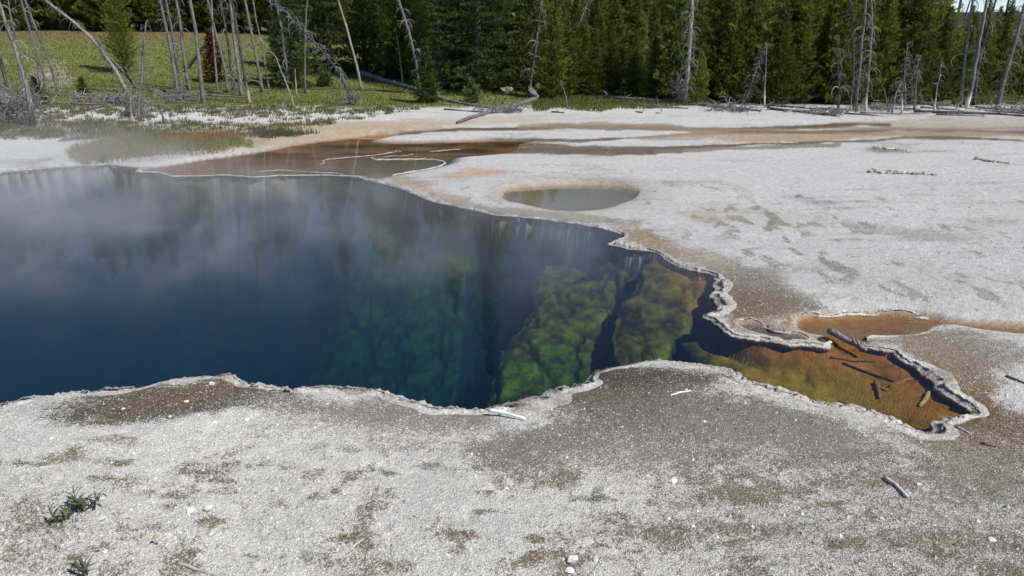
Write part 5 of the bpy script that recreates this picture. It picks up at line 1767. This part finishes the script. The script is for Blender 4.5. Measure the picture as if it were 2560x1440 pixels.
stone(1268, 232, 36, 'pale boulder on the grass behind the big fallen trunk', 1, (0.36, 0.33, 0.28), 0.6, 'boulder', 'boulder')
stone(122, 200, 34, 'tan boulder in the meadow behind the slim grey trunks', 2, (0.3, 0.26, 0.2), 0.7, 'boulder', 'boulder')
stone(2402, 277, 16, 'white rock at the foot of the three tall leaning snags', 3, (0.5, 0.48, 0.45), 0.7, 'rock', 'rock')
ST = [(1432, 1400, 32, 'largest white stone at the bottom edge, upper of two'), (1424, 1428, 28, 'white stone at the very bottom edge below the largest one'), (1490, 1402, 17, 'thin white chip right of the largest bottom stone'), (2205, 1297, 15, 'round white pebble below the curved grey stick'),
      (1672, 1297, 12, 'small white pebble in the lower middle of the near ground'), (476, 1279, 26, 'flat oval white stone right of the leafy plant'), (519, 1272, 30, 'flat tan stone beside the oval white stone'), (465, 1005, 16, 'white chip on the dark left headland'), (308, 1023, 13, 'small white chip left on the dark headland'),
      (425, 1042, 10, 'white chip below the dark headland'), (616, 1050, 14, 'grey white chip right of the dark headland'), (693, 1063, 14, 'pale chip further right of the dark headland'), (1684, 1204, 30, 'flat white slab in the middle of the near ground'), (1266, 1222, 14, 'blocky white chip in the near ground'),
      (1180, 1135, 9, 'white chip below the rim stick'), (2445, 1305, 12, 'small white stone near the right edge'), (2480, 1351, 18, 'white stone low at the right edge'), (2295, 1212, 16, 'pale chip right of the curved grey stick'), (1732, 1316, 12, 'white chip left of the brown soil patch in the near ground'),
      (258, 1297, 22, 'white stone just right of the leafy plant'), (264, 1380, 14, 'white stone below the leafy plant'), (1880, 1318, 14, 'white crumb cluster stone in the brown soil'), (2120, 1294, 12, 'white pebble left of the round one'), (530, 960, 16, 'white stone on the tip of the dark headland'),
      (1265, 985, 16, 'grey stone on the rim near the brown ledge')]
for i, (x0, y0, w, lab) in enumerate(ST[:-1]):
    stone(x0, y0, w, lab, 500 + i, (0.62, 0.61, 0.585), random.Random(i).uniform(.35, .6), 'stone', 'stone', 'loose white stones')
# crust ledges lying on the flat
for i, (xa, ya, xb, yb, lab) in enumerate(((2170, 430, 2345, 438, 'long low crumbling crust ledge on the white flat'), (2443, 400, 2525, 410, 'short low crust ledge further back on the white flat'), (2190, 371, 2260, 376, 'dark crumbled crust patch behind the long ledge'))):
    r = random.Random(600 + i)
    a, b = G(xa, ya), G(xb, yb)
    mb = MB()
    n = int((b - a).length / 0.035)
    for k in range(n):
        c = (a.lerp(b, k / n) - a) + Vector((r.gauss(0, .03), r.gauss(0, .05), 0.012 + r.uniform(0, .02) * (1 - k / n)))
        q = r.uniform(.35, 1)
        mb.lump(c, r.uniform(.025, .06) * (1.2 - .6 * k / n), r, (.5 * q, .48 * q, .43 * q), (1, 1, .7), .35)
    e = empty('crust_ledge', a, lab, 'crust ledge')
    link('crust', mb.mesh('crust', M_ROCK, smooth=False), e)['kind'] = 'stuff'


# ------------------------------------------------------------------ sticks
def stick(pp, wpx, label, col=(0.5, 0.485, 0.46), seed=1, z=None, lift=0.6, name='stick', fork=False, nubs=0, cat='stick'):
    r = random.Random(seed)
    pts = [Vector(P(q[0], q[1], z)) if z is not None else G(*q) for q in pp]
    base = pts[0].copy()
    dist = math.hypot(base.y, CAM_H)
    r0 = wpx / FPX * dist / 2
    fine = []
    for i in range(len(pts) - 1):
        for j in range(4):
            fine.append(pts[i].lerp(pts[i + 1], j / 4) - base + Vector((r.uniform(-.16, .16) * r0, r.uniform(-.16, .16) * r0, r0 * (lift + r.uniform(-.1, .1)))))
    fine.append(pts[-1] - base + Vector((0, 0, r0 * lift)))
    n = len(fine)
    e = MB()
    e.tube(fine, [r0 * (1.05 - .5 * i / n) for i in range(n)], 7, cols=[tuple(c * r.uniform(.85, 1.15) for c in col) for _ in fine], rough=.1, rng=r)
    if fork:
        q = fine[n // 3]
        dv = (fine[-1] - fine[0]).normalized()
        e.tube([q, q + Vector((-dv.y, dv.x, .3)) * r0 * 3 + dv * r0 * 2], [r0 * .6, r0 * .3], 6, col)
    for _ in range(nubs):
        q = fine[r.randint(1, n - 2)]
        v = Vector((r.uniform(-1, 1), r.uniform(-.5, .5), 1.2)).normalized()
        e.tube([q, q + v * r0 * 2.6], [r0 * .45, r0 * .2], 5, col)
    o = link(name, e.mesh(name, M_LOG), None, base)
    tag(o, label, cat)
    return o


stick([(1222, 1027), (1262, 1034), (1314, 1049)], 9, 'white stick lying across the near rim of the pool', (0.68, 0.66, 0.63), 1, fork=True, z=0.085)
stick([(1676, 990), (1700, 982), (1728, 978)], 5, 'pale twig on the dark rounded headland', (0.62, 0.6, 0.57), 2, fork=True)
stick([(2212, 1198), (2238, 1216), (2268, 1246)], 10, 'curved grey stick lying on the near right ground', (0.42, 0.41, 0.40), 3, lift=1.0)
stick([(443, 1408), (490, 1425), (545, 1443)], 9, 'grey stick at the bottom edge left of the middle', (0.36, 0.34, 0.31), 4)
stick([(876, 1375), (890, 1361), (910, 1348)], 4, 'thin pale reed stem low in the middle', (0.55, 0.52, 0.46), 5)
stick([(2516, 942), (2540, 951), (2575, 966)], 7, 'dark stick on the gravel at the right edge', (0.12, 0.11, 0.1), 6)
stick([(2391, 1068), (2423, 1084)], 6, 'pale stick at the pointed end of the golden shallows', (0.36, 0.34, 0.31), 7)
stick([(2455, 1110), (2500, 1120)], 7, 'brown stick below the pointed end of the golden shallows', (0.2, 0.13, 0.08), 8)
stick([(2073, 832), (2110, 852), (2164, 880)], 17, 'grey log lying across the narrow throat of the orange stream', (0.2, 0.185, 0.165), 9, z=0.02, nubs=3, name='log', cat='log')
stick([(2190, 958), (2195, 978), (2199, 998)], 14, 'short forked log under the golden water', (0.16, 0.105, 0.02), 10, lift=0.2, fork=True, name='sunken_log', cat='log')
stick([(2222, 968), (2265, 950), (2310, 942)], 8, 'curved branch under the golden water', (0.17, 0.11, 0.025), 11, lift=0.2, name='sunken_branch', cat='branch')
stick([(2322, 984), (2312, 1002), (2298, 1018)], 14, 'pale chunk of log under the golden water by the right bank', (0.27, 0.2, 0.075), 12, lift=0.2, name='sunken_log', cat='log')
stick([(2108, 910), (2170, 933), (2234, 955)], 6, 'long thin dark branch under the golden water', (0.045, 0.035, 0.015), 13, name='sunken_branch', cat='branch')
stick([(2096, 1006), (2150, 1022), (2190, 1036), (2250, 1051)], 6, 'dark branch under water along the near golden shore', (0.04, 0.03, 0.012), 14, name='sunken_branch', cat='branch')
stick([(2075, 895), (2130, 905), (2190, 905)], 5, 'thin dark root under the far golden water', (0.05, 0.04, 0.015), 15, name='sunken_branch', cat='branch')


# ------------------------------------------------------------------ leafy plants in the foreground
def herb(bx_, by_, n, size, label, seed, spread=0.16):
    r = random.Random(seed)
    b = G(bx_, by_)
    e = empty('leafy_plant', b, label, 'plant')
    proto = []
    for v in range(4):
        V, F, Cc = [], [], []
        m = 6
        bend = r.uniform(.1, .7)
        for i in range(m + 1):
            t = i / m
            w = 0.085 * math.sin(math.pi * min(1, t * .92 + .08)) ** .8
            zc = 0.55 * t - bend * t * t
            for k, s in enumerate((-1, 0, 1)):
                V.append((t, s * w, zc + (abs(s) * 0.05)))
                q = 0.9 + .2 * (k == 1)
                Cc.append((0.115 * q, 0.145 * q, 0.075 * q) if t < .8 else (0.14, 0.13, 0.08))
        for i in range(m):
            for k in range(2):
                a = i * 3 + k
                F.append((a, a + 3, a + 4, a + 1))
        proto.append(np_mesh('leaf', V, F, M_LEAF, np.array(Cc), smooth=True))
    stems = []
    for k in range(max(2, n // 9)):
        a = r.uniform(0, 6.28)
        L = spread * r.uniform(.3, 1.0)
        stems.append((Vector((math.cos(a) * L, math.sin(a) * L * .8, 0)), r.uniform(.02, .11)))
    for i in range(n):
        c, hh = r.choice(stems)
        f = r.uniform(0, 1)
        o = link('leaf', r.choice(proto), e, c * (0.4 + .6 * f) + Vector((0, 0, 0.008 + hh * f)))
        s = size * r.uniform(.6, 1.15)
        o.scale = (s, s, s)
        o.rotation_euler = (r.uniform(-.4, .4), r.uniform(-.95, .25), r.uniform(0, 6.28))
    mb = MB()
    for c, hh in stems:
        mb.tube([(0, 0, -.01), c * .4 + Vector((0, 0, hh * .4)), c + Vector((0, 0, hh))], [.004, .003, .002], 5, (.09, .11, .05))
    link('stem', mb.mesh('stem', M_LEAF), e)


herb(210, 1275, 64, 0.080, 'dark green leafy plant growing alone on the near left ground', 41, .13)
herb(150, 1305, 34, 0.075, 'low green shoots on the left side of the leafy plant', 42, .10)
herb(222, 1436, 16, 0.08, 'green leafy plant cut off by the bottom edge at left', 43, .07)
# yellow flower
b = G(392, 1362)
e = empty('yellow_flower', b, 'tiny yellow flower on the near left ground', 'flower')
mb = MB()
mb.tube([(0, 0, -.005), (-.004, 0, .02), (-.008, 0, .045)], [.002, .002, .0018], 5, (.08, .1, .04))
for k in range(4):
    mb.tube([(0, 0, .004), (.012 * math.cos(k * 1.7), .012 * math.sin(k * 1.7), .012)], [.003, .0015], 4, (.08, .1, .04))
link('stem', mb.mesh('stem', M_LEAF), e)
for k in range(7):
    mb = MB()
    a = k * 6.28 / 7
    mb.tube([(-.008, 0, .046), (-.008 + .007 * math.cos(a), .007 * math.sin(a), .049), (-.008 + .013 * math.cos(a), .013 * math.sin(a), .046)], [.002, .0045, .002], 5, (.75, .42, .01))
    link('petal', mb.mesh('petal', M_LEAF), e)
# dry wisps near the bottom left
pos, gx, gy = region_points(10, 0, 10, 380, 390, lambda a, b, x, y: a > -1)
n = 420
pxs = np.concatenate([rs.rand(260) * 1000, rs.rand(160) * 220])
pyy = np.concatenate([1180 + rs.rand(260) * 260, 1250 + rs.rand(160) * 190])
gp = np.array([P(a, b, 0.12) for a, b in zip(pxs, pyy)])
gp[:, 2] = height(gp[:, 0], gp[:, 1]) - .003
k = 5
pos = np.repeat(gp, k, 0) + np.concatenate([rs.randn(n * k, 2) * .012, np.zeros((n * k, 1))], 1)
V, F, Cc = blades(pos, 0.015 + 0.035 * rs.rand(n * k), np.full(n * k, 0.0016), np.array([[0.2, 0.165, 0.11]]) * (0.6 + 0.8 * rs.rand(n * k, 1)), 0.9)
o = link('dry_grass', np_mesh('dry_grass', V, F, M_GRASS, Cc))
tag(o, 'sparse dry grass wisps on the near ground', None, None, 'stuff')
